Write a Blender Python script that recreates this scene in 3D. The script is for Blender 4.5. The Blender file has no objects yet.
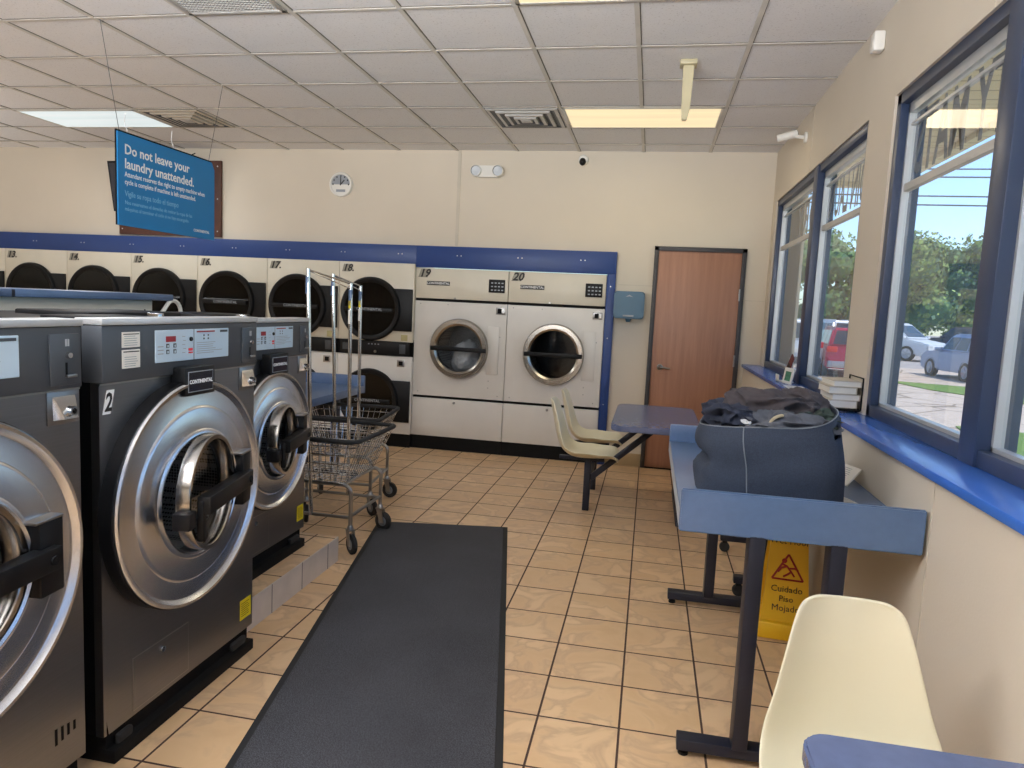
import bpy, bmesh, math, random
from math import sin, cos, pi, radians, sqrt
from mathutils import Vector, Matrix, noise
random.seed(7)
S = bpy.context.scene
C = S.collection

# ------------------------------------------------------------------ materials
def lin(c):
    return tuple((x / 12.92 if x <= .04045 else ((x + .055) / 1.055) ** 2.4) for x in c)
def rgb(r, g, b): return lin((r / 255, g / 255, b / 255)) + (1,)

class N:
    def __init__(s, name):
        s.m = bpy.data.materials.new(name); s.m.use_nodes = True
        s.t = s.m.node_tree; s.b = s.t.nodes['Principled BSDF']; s.out = s.t.nodes['Material Output']
    def n(s, ty, **k):
        nd = s.t.nodes.new(ty)
        for a, v in k.items(): setattr(nd, a, v)
        return nd
    def l(s, a, b): s.t.links.new(a, b)
    def math(s, op, a, b=None, c=None):
        nd = s.n('ShaderNodeMath', operation=op)
        for i, v in enumerate((a, b, c)):
            if v is None: continue
            if hasattr(v, 'is_output'): s.l(v, nd.inputs[i])
            else: nd.inputs[i].default_value = v
        return nd.outputs[0]
    def mix(s, f, a, b):
        nd = s.n('ShaderNodeMix', data_type='RGBA')
        for i, v in ((0, f), (6, a), (7, b)):
            if hasattr(v, 'is_output'): s.l(v, nd.inputs[i])
            else: nd.inputs[i].default_value = v
        return nd.outputs[2]
    def noise(s, scale, detail=3, vec=None, rough=.5):
        nd = s.n('ShaderNodeTexNoise'); nd.inputs['Scale'].default_value = scale
        nd.inputs['Detail'].default_value = detail; nd.inputs['Roughness'].default_value = rough
        s.l(vec if vec is not None else s.obj(), nd.inputs['Vector']); return nd.outputs['Fac']
    def obj(s):
        if not hasattr(s, '_tc'): s._tc = s.n('ShaderNodeTexCoord')
        return s._tc.outputs['Object']
    def ramp(s, f, a, b):
        nd = s.n('ShaderNodeMapRange'); s.l(f, nd.inputs[0])
        nd.inputs[1].default_value = a; nd.inputs[2].default_value = b
        return nd.outputs[0]
    def scaled(s, v):
        nd = s.n('ShaderNodeMapping'); nd.inputs['Scale'].default_value = v; s.l(s.obj(), nd.inputs[0]); return nd.outputs[0]
    def bump(s, h, st=.3, d=.01):
        nd = s.n('ShaderNodeBump'); nd.inputs['Strength'].default_value = st; nd.inputs['Distance'].default_value = d
        s.l(h, nd.inputs['Height']); s.l(nd.outputs[0], s.b.inputs['Normal'])
    def col(s, c):
        if hasattr(c, 'is_output'): s.l(c, s.b.inputs['Base Color'])
        else: s.b.inputs['Base Color'].default_value = c
    def set(s, **k):
        for a, v in k.items():
            i = s.b.inputs[a.replace('_', ' ')]
            if hasattr(v, 'is_output'): s.l(v, i)
            else: i.default_value = v
        return s

MAT = {}
def plain(name, c, rough=.5, metal=0, var=.12, nscale=6, bump=0, bscale=200, **k):
    n = N(name); d = tuple(x * (1 - var) for x in c[:3]) + (1,)
    n.col(n.mix(n.ramp(n.noise(nscale), .3, .7), c, d)); n.set(Roughness=rough, Metallic=metal, **k)
    if bump: n.bump(n.noise(bscale, 2), bump, .002)
    MAT[name] = n.m; return n.m

plain('wall_paint', rgb(216, 206, 190), .8, bump=.25, bscale=120, var=.05, nscale=1.5)
plain('wall_trim', rgb(205, 196, 180), .6)
plain('base_tile', rgb(186, 164, 128), .5)
plain('navy_frame', rgb(50, 64, 92), .35, var=.08)
plain('bead', rgb(205, 208, 212), .35, .4)
plain('sill_blue', rgb(62, 112, 204), .22, var=.08)
plain('trim_blue', rgb(20, 58, 124), .45, var=.08)
plain('laminate', rgb(84, 108, 144), .28, var=.1, nscale=30)
plain('laminate_dark', rgb(92, 104, 138), .26, var=.1, nscale=30)
plain('edge_lit', rgb(176, 180, 186), .5)
plain('navy_steel', rgb(24, 28, 44), .45, .2)
plain('black_plastic', rgb(15, 16, 19), .45, Specular_IOR_Level=.25)
plain('black_matte', rgb(11, 11, 13), .7, Specular_IOR_Level=.2)
plain('rubber', rgb(30, 31, 33), .8)
plain('grey_rubber', rgb(120, 125, 132), .6)
plain('chrome', rgb(205, 207, 210), .16, 1, var=.06)
plain('zinc', rgb(168, 168, 168), .28, 1, var=.1)
plain('panel_grey', rgb(72, 77, 84), .42, .25, var=.06)
plain('white_enamel', rgb(222, 220, 216), .35, var=.04)
plain('cream_enamel', rgb(216, 210, 194), .4, var=.05)
plain('off_white', rgb(226, 222, 212), .45, var=.03)
plain('white_plastic', rgb(232, 230, 224), .4, var=.03)
plain('paper', rgb(232, 230, 224), .7, var=.04)
plain('text_white', rgb(240, 242, 244), .6, var=0)
plain('text_pale_blue', rgb(130, 190, 226), .6, var=0)
plain('text_black', rgb(22, 22, 22), .6, var=0)
plain('text_grey', rgb(150, 156, 164), .5, var=0)
plain('sign_blue', rgb(14, 128, 196), .5, var=.04)
plain('display_face', rgb(190, 212, 230), .4, var=.04)
plain('display_red', rgb(150, 30, 44), .4)
plain('red_mark', rgb(224, 60, 66), .5)
plain('yellow_sticker', rgb(236, 214, 30), .5)
plain('yellow_plastic', rgb(226, 178, 30), .45, var=.08)
plain('sign_red', rgb(160, 34, 28), .5)
plain('shell', rgb(228, 222, 196), .3, var=.05, nscale=3)
plain('number_plate', rgb(150, 146, 134), .5)
plain('tan_label', rgb(186, 176, 130), .6)
plain('dispenser_blue', rgb(44, 92, 120), .4, var=.08)
plain('brown_board', rgb(86, 48, 34), .55, var=.25, nscale=20)
plain('door_frame', rgb(52, 50, 54), .5)
plain('felt', rgb(52, 62, 80), .95, var=.35, nscale=220, bump=.6, bscale=400)
plain('felt_seam', rgb(118, 124, 132), .9)
plain('cloth_brown', rgb(70, 64, 68), .95, var=.3, nscale=40, bump=.5, bscale=300)
plain('cloth_navy', rgb(42, 48, 66), .95, var=.3, nscale=40, bump=.5, bscale=300)
plain('cloth_grey', rgb(84, 88, 98), .95, var=.3, nscale=40, bump=.5, bscale=300)
plain('cloth_white', rgb(214, 216, 220), .9)
plain('cloth_tan', rgb(166, 156, 132), .9)
plain('cloth_green', rgb(52, 66, 62), .95, var=.3, nscale=40)
plain('leaflet_red', rgb(120, 52, 48), .6, var=.5, nscale=60)
plain('leaflet_green', rgb(80, 140, 110), .6, var=.4, nscale=60)
plain('book_cover', rgb(206, 198, 184), .7)
plain('car_red', rgb(180, 34, 76), .25, .2)
plain('car_white', rgb(226, 230, 236), .25, .1)
plain('car_silver', rgb(150, 168, 200), .28, .35)
plain('car_dark', rgb(40, 52, 74), .3, .2)
plain('car_glass', rgb(46, 60, 72), .08, 0)
plain('tyre', rgb(28, 28, 30), .85)
plain('rim', rgb(180, 184, 190), .35, .6)
plain('lamp_red', rgb(220, 30, 30), .3)
plain('lamp_clear', rgb(220, 226, 232), .2)
plain('bark', rgb(84, 68, 54), .9)
plain('cable', rgb(70, 84, 100), .7)
plain('plinth_tile', rgb(216, 206, 198), .4, var=.14, nscale=9)
plain('concrete', rgb(214, 196, 178), .9)
plain('vinyl', rgb(112, 116, 122), .6, var=.02)
plain('screen', rgb(20, 26, 44), .2)
plain('antenna', rgb(196, 186, 152), .5)
plain('vent_metal', rgb(205, 203, 199), .5, .2)
plain('vent_dark', rgb(92, 92, 92), .7)
plain('brass', rgb(206, 190, 140), .25, 1)
for i, c in enumerate([(128, 164, 84), (100, 142, 90), (152, 180, 94), (84, 122, 86)]):
    n = N('leaf_%d' % i); n.col(n.mix(n.ramp(n.noise(3), .3, .7), rgb(*c), rgb(*[int(x * .7) for x in c]))); n.set(Roughness=.7)
    MAT['leaf_%d' % i] = n.m

def brushed(name, c, rough, vecscale, aniso=0, radial=None):
    n = N(name); f = n.noise(1, 4, n.scaled(vecscale), .7)
    n.col(n.mix(n.ramp(f, .25, .75), c, tuple(x * .86 for x in c[:3]) + (1,)))
    n.set(Metallic=1, Roughness=rough, Anisotropic=aniso)
    if radial:
        t = n.n('ShaderNodeTangent', direction_type='RADIAL', axis=radial); n.l(t.outputs[0], n.b.inputs['Tangent'])
    MAT[name] = n.m
brushed('steel_front', rgb(142, 142, 146), .36, (2, 2, 300), .3)
brushed('steel_dish', rgb(214, 217, 224), .26, (8, 120, 120), .65, 'X')
brushed('steel_ring', rgb(176, 172, 168), .2, (20, 20, 20))
brushed('steel_dryer', rgb(178, 172, 164), .25, (20, 20, 20))

def perforated():
    n = N('perforated'); v = n.n('ShaderNodeTexVoronoi'); v.inputs['Scale'].default_value = 85; v.inputs['Randomness'].default_value = .15
    n.l(n.obj(), v.inputs['Vector']); f = n.ramp(v.outputs['Distance'], .34, .42)
    n.col(n.mix(f, rgb(8, 8, 9), rgb(200, 200, 200))); n.set(Metallic=.6, Roughness=.4); MAT['perforated'] = n.m
perforated()

def window_glass(name, tint, refl=1.0, haze=0):
    n = N(name); t = n.t; t.nodes.remove(n.b)
    tr = n.n('ShaderNodeBsdfTransparent'); tr.inputs[0].default_value = tint
    gl = n.n('ShaderNodeBsdfGlossy'); gl.inputs['Roughness'].default_value = .02; gl.inputs[0].default_value = (refl, refl, refl, 1)
    fr = n.n('ShaderNodeFresnel'); fr.inputs[0].default_value = 1.45
    geo = n.n('ShaderNodeNewGeometry')
    # same reflectance from both faces of the thin pane
    n.l(n.math('ADD', n.math('MULTIPLY', geo.outputs['Backfacing'], 1 / 1.45 - 1.45), 1.45), fr.inputs[0])
    ms = n.n('ShaderNodeMixShader'); n.l(fr.outputs[0], ms.inputs[0]); n.l(tr.outputs[0], ms.inputs[1]); n.l(gl.outputs[0], ms.inputs[2])
    
    if haze:
        ts = n.n('ShaderNodeBsdfTranslucent'); ts.inputs[0].default_value = (.9, .92, .95, 1); m2 = n.n('ShaderNodeMixShader'); m2.inputs[0].default_value = haze  # white translucent share paints glare haze over the view outside
        n.l(ms.outputs[0], m2.inputs[1]); n.l(ts.outputs[0], m2.inputs[2]); ms = m2
    n.l(ms.outputs[0], n.out.inputs[0]); MAT[name] = n.m
window_glass('pane', (.95, .97, .98, 1), haze=.07)
window_glass('porthole', (.42, .44, .46, 1))
window_glass('dryer_glass', (.16, .17, .18, 1), .6)
window_glass('dryer_glass_clear', (.72, .74, .76, 1))
def plastic_bag():
    n = N('plastic_bag'); n.col(rgb(225, 230, 236)); n.set(Roughness=.25); n.bump(n.noise(30, 3), .8, .02); MAT['plastic_bag'] = n.m
plastic_bag()
def emit(name, c, st):
    n = N(name); n.col((.1, .1, .1, 1)); n.set(Emission_Color=c, Emission_Strength=st, Roughness=.5)
    f = n.noise(1, 2, n.scaled((.6, 9, 1))); n.set(Emission_Color=n.mix(n.ramp(f, .3, .7), c, tuple(x * .86 for x in c[:3]) + (1,)))
    MAT[name] = n.m
emit('lamp_warm', rgb(255, 234, 186), 1.0)
emit('lamp_cool', rgb(232, 242, 242), .95)
emit('fill_panel', rgb(255, 244, 226), 2.0)  # stronger glow for the added fill panels out of view

def tile_floor(name='floor_tile', grout_w=.0085):
    n = N(name); sep = n.n('ShaderNodeSeparateXYZ'); n.l(n.obj(), sep.inputs[0])
    u = n.math('DIVIDE', n.math('ADD', sep.outputs[0], .012), .3); v = n.math('DIVIDE', n.math('SUBTRACT', sep.outputs[1], 3.387), .3)
    g = .5 - grout_w / 2 / .3
    gu = n.math('GREATER_THAN', n.math('ABSOLUTE', n.math('SUBTRACT', n.math('FRACT', u), .5)), g)
    gv = n.math('GREATER_THAN', n.math('ABSOLUTE', n.math('SUBTRACT', n.math('FRACT', v), .5)), g)
    gr = n.math('MAXIMUM', gu, gv)
    cb = n.n('ShaderNodeCombineXYZ'); n.l(n.math('FLOOR', u), cb.inputs[0]); n.l(n.math('FLOOR', v), cb.inputs[1])
    wn = n.n('ShaderNodeTexWhiteNoise'); n.l(cb.outputs[0], wn.inputs[0])
    off = n.n('ShaderNodeVectorMath', operation='MULTIPLY_ADD'); n.l(wn.outputs['Color'], off.inputs[0]); off.inputs[1].default_value = (9, 9, 9); n.l(n.obj(), off.inputs[2])
    f1 = n.n('ShaderNodeTexNoise'); f1.inputs['Scale'].default_value = 5; f1.inputs['Detail'].default_value = 5; f1.inputs['Distortion'].default_value = .8; n.l(off.outputs[0], f1.inputs[0])
    c = n.mix(n.ramp(f1.outputs['Fac'], .32, .68), rgb(226, 194, 154), rgb(210, 174, 132))
    f2 = n.ramp(n.math('ABSOLUTE', n.math('SUBTRACT', f1.outputs['Fac'], .47)), 0, .07)
    c = n.mix(n.math('MULTIPLY', n.math('SUBTRACT', 1, f2), .4), c, rgb(170, 136, 112))
    c = n.mix(n.math('MULTIPLY', wn.outputs['Value'], .16), c, rgb(184, 150, 124))
    c = n.mix(gr, c, rgb(66, 44, 36))
    n.col(c); n.set(Roughness=n.math('ADD', n.math('MULTIPLY', gr, .5), .33)); n.bump(n.math('SUBTRACT', 1, gr), .4, .003); MAT[name] = n.m
tile_floor()
def ceil_tile():
    n = N('ceiling_tile'); f = n.noise(90, 3, None, .7)
    n.col(n.mix(n.ramp(f, .58, .74), rgb(230, 229, 230), rgb(188, 184, 182))); n.set(Roughness=.9); n.bump(f, .4, .004); MAT['ceiling_tile'] = n.m
ceil_tile()
plain('ceiling_bar', rgb(214, 210, 202), .5)
plain('ceiling_gap', rgb(112, 106, 100), .8)
def wood():
    n = N('door_wood'); f = n.noise(1, 5, n.scaled((26, 26, 1.6)), .6); f2 = n.noise(1.4, 2)
    c = n.mix(n.ramp(f, .3, .7), rgb(176, 128, 102), rgb(140, 98, 78)); n.col(n.mix(n.ramp(f2, .3, .8), c, rgb(158, 114, 92))); n.set(Roughness=.45); MAT['door_wood'] = n.m
wood()
def mat_carpet():
    n = N('mat_carpet'); f = n.noise(260, 2, None, .8); f2 = n.noise(2.2, 3)
    c = n.mix(n.ramp(f, .35, .7), rgb(30, 31, 35), rgb(88, 89, 96)); n.col(n.mix(n.math('MULTIPLY', n.ramp(f2, .35, .75), .35), c, rgb(30, 30, 34))); n.set(Roughness=1); n.bump(f, .6, .004); MAT['mat_carpet'] = n.m
mat_carpet()
def ground_mats():
    n = N('paving'); v = n.n('ShaderNodeTexVoronoi', feature='DISTANCE_TO_EDGE'); v.inputs['Scale'].default_value = .55; n.l(n.obj(), v.inputs['Vector'])
    c = n.mix(n.ramp(n.noise(6, 5), .3, .7), rgb(206, 188, 172), rgb(184, 168, 152)); n.col(n.mix(n.ramp(v.outputs['Distance'], .006, .02), rgb(130, 112, 90), c)); n.set(Roughness=.9); MAT['paving'] = n.m
    n = N('asphalt'); n.col(n.mix(n.ramp(n.noise(3, 5), .3, .7), rgb(176, 168, 164), rgb(150, 144, 142))); n.set(Roughness=.9); MAT['asphalt'] = n.m
    n = N('grass'); n.col(n.mix(n.ramp(n.noise(30, 4), .3, .7), rgb(136, 164, 66), rgb(90, 128, 48))); n.set(Roughness=.9); n.bump(n.noise(120, 2), .8, .03); MAT['grass'] = n.m
    n = N('soffit'); sp = n.n('ShaderNodeSeparateXYZ'); n.l(n.obj(), sp.inputs[0])
    g = n.math('GREATER_THAN', n.math('FRACT', n.math('DIVIDE', sp.outputs[1], .2)), .9)
    n.col(n.mix(g, rgb(226, 214, 190), rgb(170, 156, 134))); n.set(Roughness=.7); MAT['soffit'] = n.m
ground_mats()

# ------------------------------------------------------------------ mesh builder
class MB:
    def __init__(s): s.v = []; s.f = []; s.mi = []; s.mats = []; s.M = Matrix.Identity(4)
    def m(s, mat):
        if mat not in s.mats: s.mats.append(mat)
        return s.mats.index(mat)
    def add(s, vs, fs, mat):
        o = len(s.v); s.v += [tuple(s.M @ Vector(p)) for p in vs]; k = s.m(mat)
        for f in fs: s.f.append(tuple(i + o for i in f)); s.mi.append(k)
        return s
    def box(s, a, b, mat, bev=0, seg=2):
        (x0, y0, z0), (x1, y1, z1) = [min(p, q) for p, q in zip(a, b)], [max(p, q) for p, q in zip(a, b)]
        bm = bmesh.new(); bmesh.ops.create_cube(bm, size=1)
        bmesh.ops.scale(bm, vec=(x1 - x0, y1 - y0, z1 - z0), verts=bm.verts)
        bmesh.ops.translate(bm, vec=((x0 + x1) / 2, (y0 + y1) / 2, (z0 + z1) / 2), verts=bm.verts)
        if bev:
            bev = min(bev, .48 * min(x1 - x0, y1 - y0, z1 - z0))
            bmesh.ops.bevel(bm, geom=bm.edges[:], offset=bev, segments=seg, affect='EDGES', profile=.5)
        return s.bmadd(bm, mat)
    def bmadd(s, bm, mat):
        bm.verts.index_update(); s.add([v.co[:] for v in bm.verts], [[v.index for v in f.verts] for f in bm.faces], mat); bm.free(); return s
    def tube(s, pts, r, mat, seg=8, closed=False, caps=True):
        pts = [Vector(p) for p in pts]; n = len(pts); vs = []; fs = []
        up = None
        for i, p in enumerate(pts):
            if closed: d = (pts[(i + 1) % n] - pts[i - 1])
            else: d = (pts[min(i + 1, n - 1)] - pts[max(i - 1, 0)])
            d.normalize()
            if up is None:
                up = Vector((0, 0, 1)) if abs(d.z) < .9 else Vector((1, 0, 0))
            a = d.cross(up)
            if a.length < 1e-4: a = d.orthogonal()
            a.normalize(); b = a.cross(d).normalized(); up = b
            rr = r[i] if isinstance(r, (list, tuple)) else r
            for k in range(seg):
                t = 2 * pi * k / seg; vs.append(p + a * cos(t) * rr + b * sin(t) * rr)
        for i in range(n if closed else n - 1):
            j = (i + 1) % n
            for k in range(seg):
                l = (k + 1) % seg; fs.append((i * seg + k, i * seg + l, j * seg + l, j * seg + k))
        if not closed and caps:
            fs.append(tuple(range(seg))[::-1]); fs.append(tuple((n - 1) * seg + k for k in range(seg)))
        return s.add(vs, fs, mat)
    def lathe(s, prof, mat, axis='z', c=(0, 0, 0), seg=48, closed=False):
        # prof: (height, radius) pairs, mats may be a list per segment
        c = Vector(c); vs = []; n = len(prof)
        for h, r in prof:
            for k in range(seg):
                t = 2 * pi * k / seg; a, b = r * cos(t), r * sin(t)
                vs.append(c + Vector({'z': (a, b, h), 'x': (h, a, b), 'y': (b, h, a)}[axis]))
        for i in range(n if closed else n - 1):
            j = (i + 1) % n
            m = mat[i] if isinstance(mat, list) else mat
            fs = [(i * seg + k, i * seg + (k + 1) % seg, j * seg + (k + 1) % seg, j * seg + k) for k in range(seg)]
            if i == 0: s.add(vs, fs, m); o = len(s.v) - len(vs)
            else:
                km = s.m(m)
                for f in fs: s.f.append(tuple(q + o for q in f)); s.mi.append(km)
        return s
    def disc(s, c, r, mat, axis='z', seg=32):
        c = Vector(c); vs = []
        for k in range(seg):
            t = 2 * pi * k / seg; a, b = r * cos(t), r * sin(t)
            vs.append(c + Vector({'z': (a, b, 0), 'x': (0, a, b), 'y': (b, 0, a)}[axis]))
        return s.add(vs, [tuple(range(seg))], mat)
    def prism(s, poly, lo, hi, mat, axis='z', bev=0):
        bm = bmesh.new(); n = len(poly)
        def P(p, h): return {'z': (p[0], p[1], h), 'x': (h, p[0], p[1]), 'y': (p[0], h, p[1])}[axis]
        A = [bm.verts.new(P(p, lo)) for p in poly]; B = [bm.verts.new(P(p, hi)) for p in poly]
        bm.faces.new(A); bm.faces.new(B[::-1])
        for i in range(n): bm.faces.new((A[i], B[i], B[(i + 1) % n], A[(i + 1) % n]))
        bmesh.ops.recalc_face_normals(bm, faces=bm.faces)
        if bev: bmesh.ops.bevel(bm, geom=[e for e in bm.edges], offset=bev, segments=2, affect='EDGES')
        return s.bmadd(bm, mat)
    def quad(s, a, b, c, d, mat): return s.add([a, b, c, d], [(0, 1, 2, 3)], mat)
    def text(s, txt, o, u, v, size, mat, align='LEFT', bold=0, sx=1, shear=0, ext=.0004):
        cu = bpy.data.curves.new('t', 'FONT'); cu.body = txt; cu.size = size; cu.align_x = align; cu.extrude = ext; cu.offset = bold; cu.shear = shear
        cu.resolution_u = 2
        ob = bpy.data.objects.new('t', cu); C.objects.link(ob); bpy.context.view_layer.update()
        me = bpy.data.meshes.new_from_object(ob.evaluated_get(bpy.context.evaluated_depsgraph_get()))
        u = Vector(u).normalized(); v = Vector(v).normalized(); w = u.cross(v); o = Vector(o)
        s.add([o + u * p.co.x * sx + v * p.co.y + w * p.co.z for p in me.vertices], [tuple(f.vertices) for f in me.polygons], mat)
        bpy.data.objects.remove(ob); bpy.data.meshes.remove(me); bpy.data.curves.remove(cu); return s
    def build(s, name, parent=None, smooth=35, label=None):
        me = bpy.data.meshes.new(name); me.from_pydata(s.v, [], s.f)
        for m in s.mats: me.materials.append(MAT[m])
        me.polygons.foreach_set('material_index', s.mi)
        me.validate()
        bm = bmesh.new(); bm.from_mesh(me); bmesh.ops.recalc_face_normals(bm, faces=bm.faces); bm.to_mesh(me); bm.free()
        if smooth: me.shade_smooth(); me.set_sharp_from_angle(angle=radians(smooth))
        ob = bpy.data.objects.new(name, me); C.objects.link(ob)
        if parent: ob.parent = parent
        if label: ob['label'] = label
        return ob

def tag(o, label, cat, group=None, kind=None):
    o['label'] = label; o['category'] = cat
    if group: o['group'] = group
    if kind: o['kind'] = kind
    return o
def thing(name, label, cat, loc=(0, 0, 0), rz=0, group=None):
    o = bpy.data.objects.new(name, None); C.objects.link(o); o.empty_display_size = .1
    o.location = loc; o.rotation_euler = (0, 0, rz); return tag(o, label, cat, group)
def struct(o, label, cat):
    o['kind'] = 'structure'; o['label'] = label; o['category'] = cat; return o
def copy_tree(o, parent=None):
    c = o.copy(); C.objects.link(c)
    if parent: c.parent = parent
    for ch in list(o.children): copy_tree(ch, c)
    return c
def arc(c, r, a0, a1, n, plane='xz'):
    out = []
    for i in range(n + 1):
        t = a0 + (a1 - a0) * i / n; a, b = r * cos(t), r * sin(t)
        out.append((c[0] + a, c[1], c[2] + b) if plane == 'xz' else ((c[0], c[1] + a, c[2] + b) if plane == 'yz' else (c[0] + a, c[1] + b, c[2])))
    return out
def rrect(x0, y0, x1, y1, r, n=5):
    out = []
    for cx, cy, a in ((x1 - r, y1 - r, 0), (x0 + r, y1 - r, 90), (x0 + r, y0 + r, 180), (x1 - r, y0 + r, 270)):
        for i in range(n + 1):
            t = radians(a + 90 * i / n); out.append((cx + r * cos(t), cy + r * sin(t)))
    return out

# ------------------------------------------------------------------ camera
Rm = Matrix(((0.98032734, -0.06793313, 0.18531972), (0.19139579, 0.09776332, -0.97663196), (0.0482282, 0.99288842, 0.10884217)))
cam = bpy.data.cameras.new('camera'); co = bpy.data.objects.new('camera', cam); C.objects.link(co)
cam.sensor_width = 36; cam.lens = 709.273 / 1024 * 36; cam.clip_start = .05; cam.clip_end = 500
co.matrix_world = Matrix.Translation((0, 0, 1.515)) @ Rm.to_4x4()
S.camera = co

# ------------------------------------------------------------------ room
HC, YB, XR, XL, YF = 3.03, 7.02, 1.04, -9.0, -3.2
ZS = 1.075      # ledge top
XLW = .895      # lower wall face
m = MB(); m.quad((XL, YF, 0), (XR, YF, 0), (XR, 8.1, 0), (XL, 8.1, 0), 'floor_tile')
struct(m.build('floor'), 'beige marbled ceramic tile floor with dark grout', 'floor')

m = MB(); m.box((XL, YF, HC), (XR, YB, HC + .05), 'ceiling_tile')
gx = [-.172 + .6096 * k for k in range(-14, 2)]; gy = [3.686 + .6067 * k for k in range(-11, 6)]
for x in gx:
    m.box((x - .013, YF, HC - .007), (x + .013, YB, HC + .002), 'ceiling_bar'); m.box((x + .013, YF, HC - .003), (x + .018, YB, HC + .002), 'ceiling_gap')
for y in gy:
    m.box((XL, y - .012, HC - .006), (XR, y + .012, HC + .002), 'ceiling_bar'); m.box((XL, y - .018, HC - .003), (XR, y - .012, HC + .002), 'ceiling_gap')
struct(m.build('ceiling', smooth=0), 'suspended ceiling of square speckled tiles on a pale grid', 'ceiling')

XD1 = -.44      # right edge of the dryer opening
XD0 = -2.37 - .815 * 7
m = MB()
m.box((XD1, YB, 0), (XR + .3, YB + .12, HC), 'wall_paint'); m.box((XL, YB, 1.9), (XD1, YB + .12, HC), 'wall_paint'); m.box((XL, YB, 0), (XD0 - .02, YB + .12, 1.89), 'wall_paint')
struct(m.build('wall_back', smooth=0), 'cream painted back wall around the door and above the dryers', 'wall')
m = MB()
m.box((-1.985, YB - .008, 2.09), (-1.955, YB, HC), 'wall_trim'); m.box((.86, YB - .003, 1.67), (XR, YB, 1.676), 'wall_trim'); m.box((-.33, YB - .003, 1.77), (0, YB, 1.776), 'wall_trim')
struct(m.build('trim_2', smooth=0), 'thin cream cover strip running up the back wall', 'trim')
m = MB(); m.box((XL - .1, YF, 0), (XL, YB, HC), 'wall_paint'); struct(m.build('wall_left', smooth=0), 'cream left wall of the room', 'wall')
m = MB(); m.box((XL, YF - .1, 0), (XR + .25, YF, HC), 'wall_paint'); struct(m.build('wall_front', smooth=0), 'cream wall behind the viewer', 'wall')
# window wall: furred lower wall, head above openings, piers
W1 = (4.08, 6.83); W2o = (-2.6, 3.67); ZT = 2.565
m = MB()
m.box((XLW, YF, 0), (XR + .12, YB, ZS - .03), 'wall_paint')
m.box((XR, YF, ZT), (XR + .12, YB, HC), 'wall_paint')
m.box((XR, W1[1], ZS - .03), (XR + .12, YB, ZT), 'wall_paint'); m.box((XR, W2o[1], ZS - .03), (XR + .12, W1[0], ZT), 'wall_paint'); m.box((XR, YF, ZS - .03), (XR + .12, W2o[0], ZT), 'wall_paint')
for y in (2.35, 3.45, 4.6): m.box((XLW - .002, y, 0), (XLW, y + .006, ZS - .03), 'wall_trim')
for y in (2.7, 5.5): m.box((XR - .002, y, ZT), (XR, y + .006, HC), 'wall_trim')
struct(m.build('wall_right', smooth=0), 'cream window wall with a thicker lower part', 'wall')
m = MB(); m.box((XR, YB, -.15), (1.315, YB + .14, 3.03), 'concrete'); struct(m.build('wall_outside', smooth=0), 'pale pilaster outside the far window', 'wall')
m = MB(); m.box((XLW - .018, YF, ZS - .03), (XR + .07, YB, ZS), 'sill_blue', .004); struct(m.build('trim_3', smooth=30), 'glossy blue window ledge along the window wall', 'window ledge')
m = MB(); m.box((XD1 + .085, YB - .012, 0), (0, YB, .125), 'base_tile', .003); m.box((.84, YB - .012, 0), (XLW, YB, .125), 'base_tile', .003)
struct(m.build('baseboard_back', smooth=0), 'tan tile baseboard at the foot of the back wall', 'baseboard')

def window(num, y0, y1, mulls, lab):
    root = thing('window_%d' % num, lab, 'window'); root['kind'] = 'structure'
    xa, xb, xg = XR + .012, XR + .125, XR + .07
    m = MB(); fw = .055
    m.box((xa, y0, ZS), (xb, y0 + fw, ZT), 'navy_frame', .003); m.box((xa, y1 - fw, ZS), (xb, y1, ZT), 'navy_frame', .003)
    m.box((xa, y0, ZS), (xb, y1, ZS + fw), 'navy_frame', .003); m.box((xa, y0, ZT - .05), (xb, y1, ZT), 'navy_frame', .003)
    for a, b in mulls: m.box((xa - .01, a, ZS), (xb, b, ZT), 'navy_frame', .003)
    m.build('window_frame', root)
    ed = [y0 + fw] + [q for ab in sorted(mulls) for q in ab] + [y1 - fw]
    for i in range(0, len(ed), 2):
        a, b = ed[i], ed[i + 1]
        m = MB(); z0, z1 = ZS + fw, ZT - .05; w = .014
        m.box((xg - .022, b - w, z0), (xg + .01, b, z1), 'bead'); m.box((xg - .022, a, z0), (xg + .01, a + w, z1), 'bead')
        m.box((xg - .022, a, z0), (xg + .01, b, z0 + w), 'bead'); m.box((xg - .022, a, z1 - .045), (xg + .01, b, z1), 'bead')
        m.box((xg - .012, a, z1 - .1), (xg + .01, b, z1 - .088), 'bead')
        m.build('glazing_bead', root, 0)
        m = MB(); m.box((xg - .014, a, 2.122), (xg + .012, b, 2.158), 'vent_metal', .003); m.build('transom_bar', root, 0)
        m = MB(); m.quad((xg, a, z0), (xg, b, z0), (xg, b, z1), (xg, a, z1), 'pane'); m.build('pane', root, 0)
    return root
w1 = window(1, W1[0], W1[1], [(5.215, 5.335)], 'far blue-framed window between the back wall and the pier')
w2 = window(2, W2o[0], W2o[1], [(2.475, 2.595), (1.28, 1.4), (.08, .2), (-1.12, -1.0)], 'near blue-framed window on the camera side of the pier')
xg = XR + .075
def letters(root, txt, y0, y1, z0=2.185, hgt=.275):
    m = MB(); m.text(txt, (0, 0, 0), (0, 1, 0), (0, 0, 1), 1, 'vinyl', bold=.02)
    ys = [v[1] for v in m.v]; zs = [v[2] for v in m.v]; a, b, c, d = min(ys), max(ys), min(zs), max(zs)
    m.v = [(xg + v[0], y0 + (v[1] - a) / (b - a) * (y1 - y0), z0 + (v[2] - c) / (d - c) * hgt) for v in m.v]
    m.build('window_lettering', root, 0)
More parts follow.
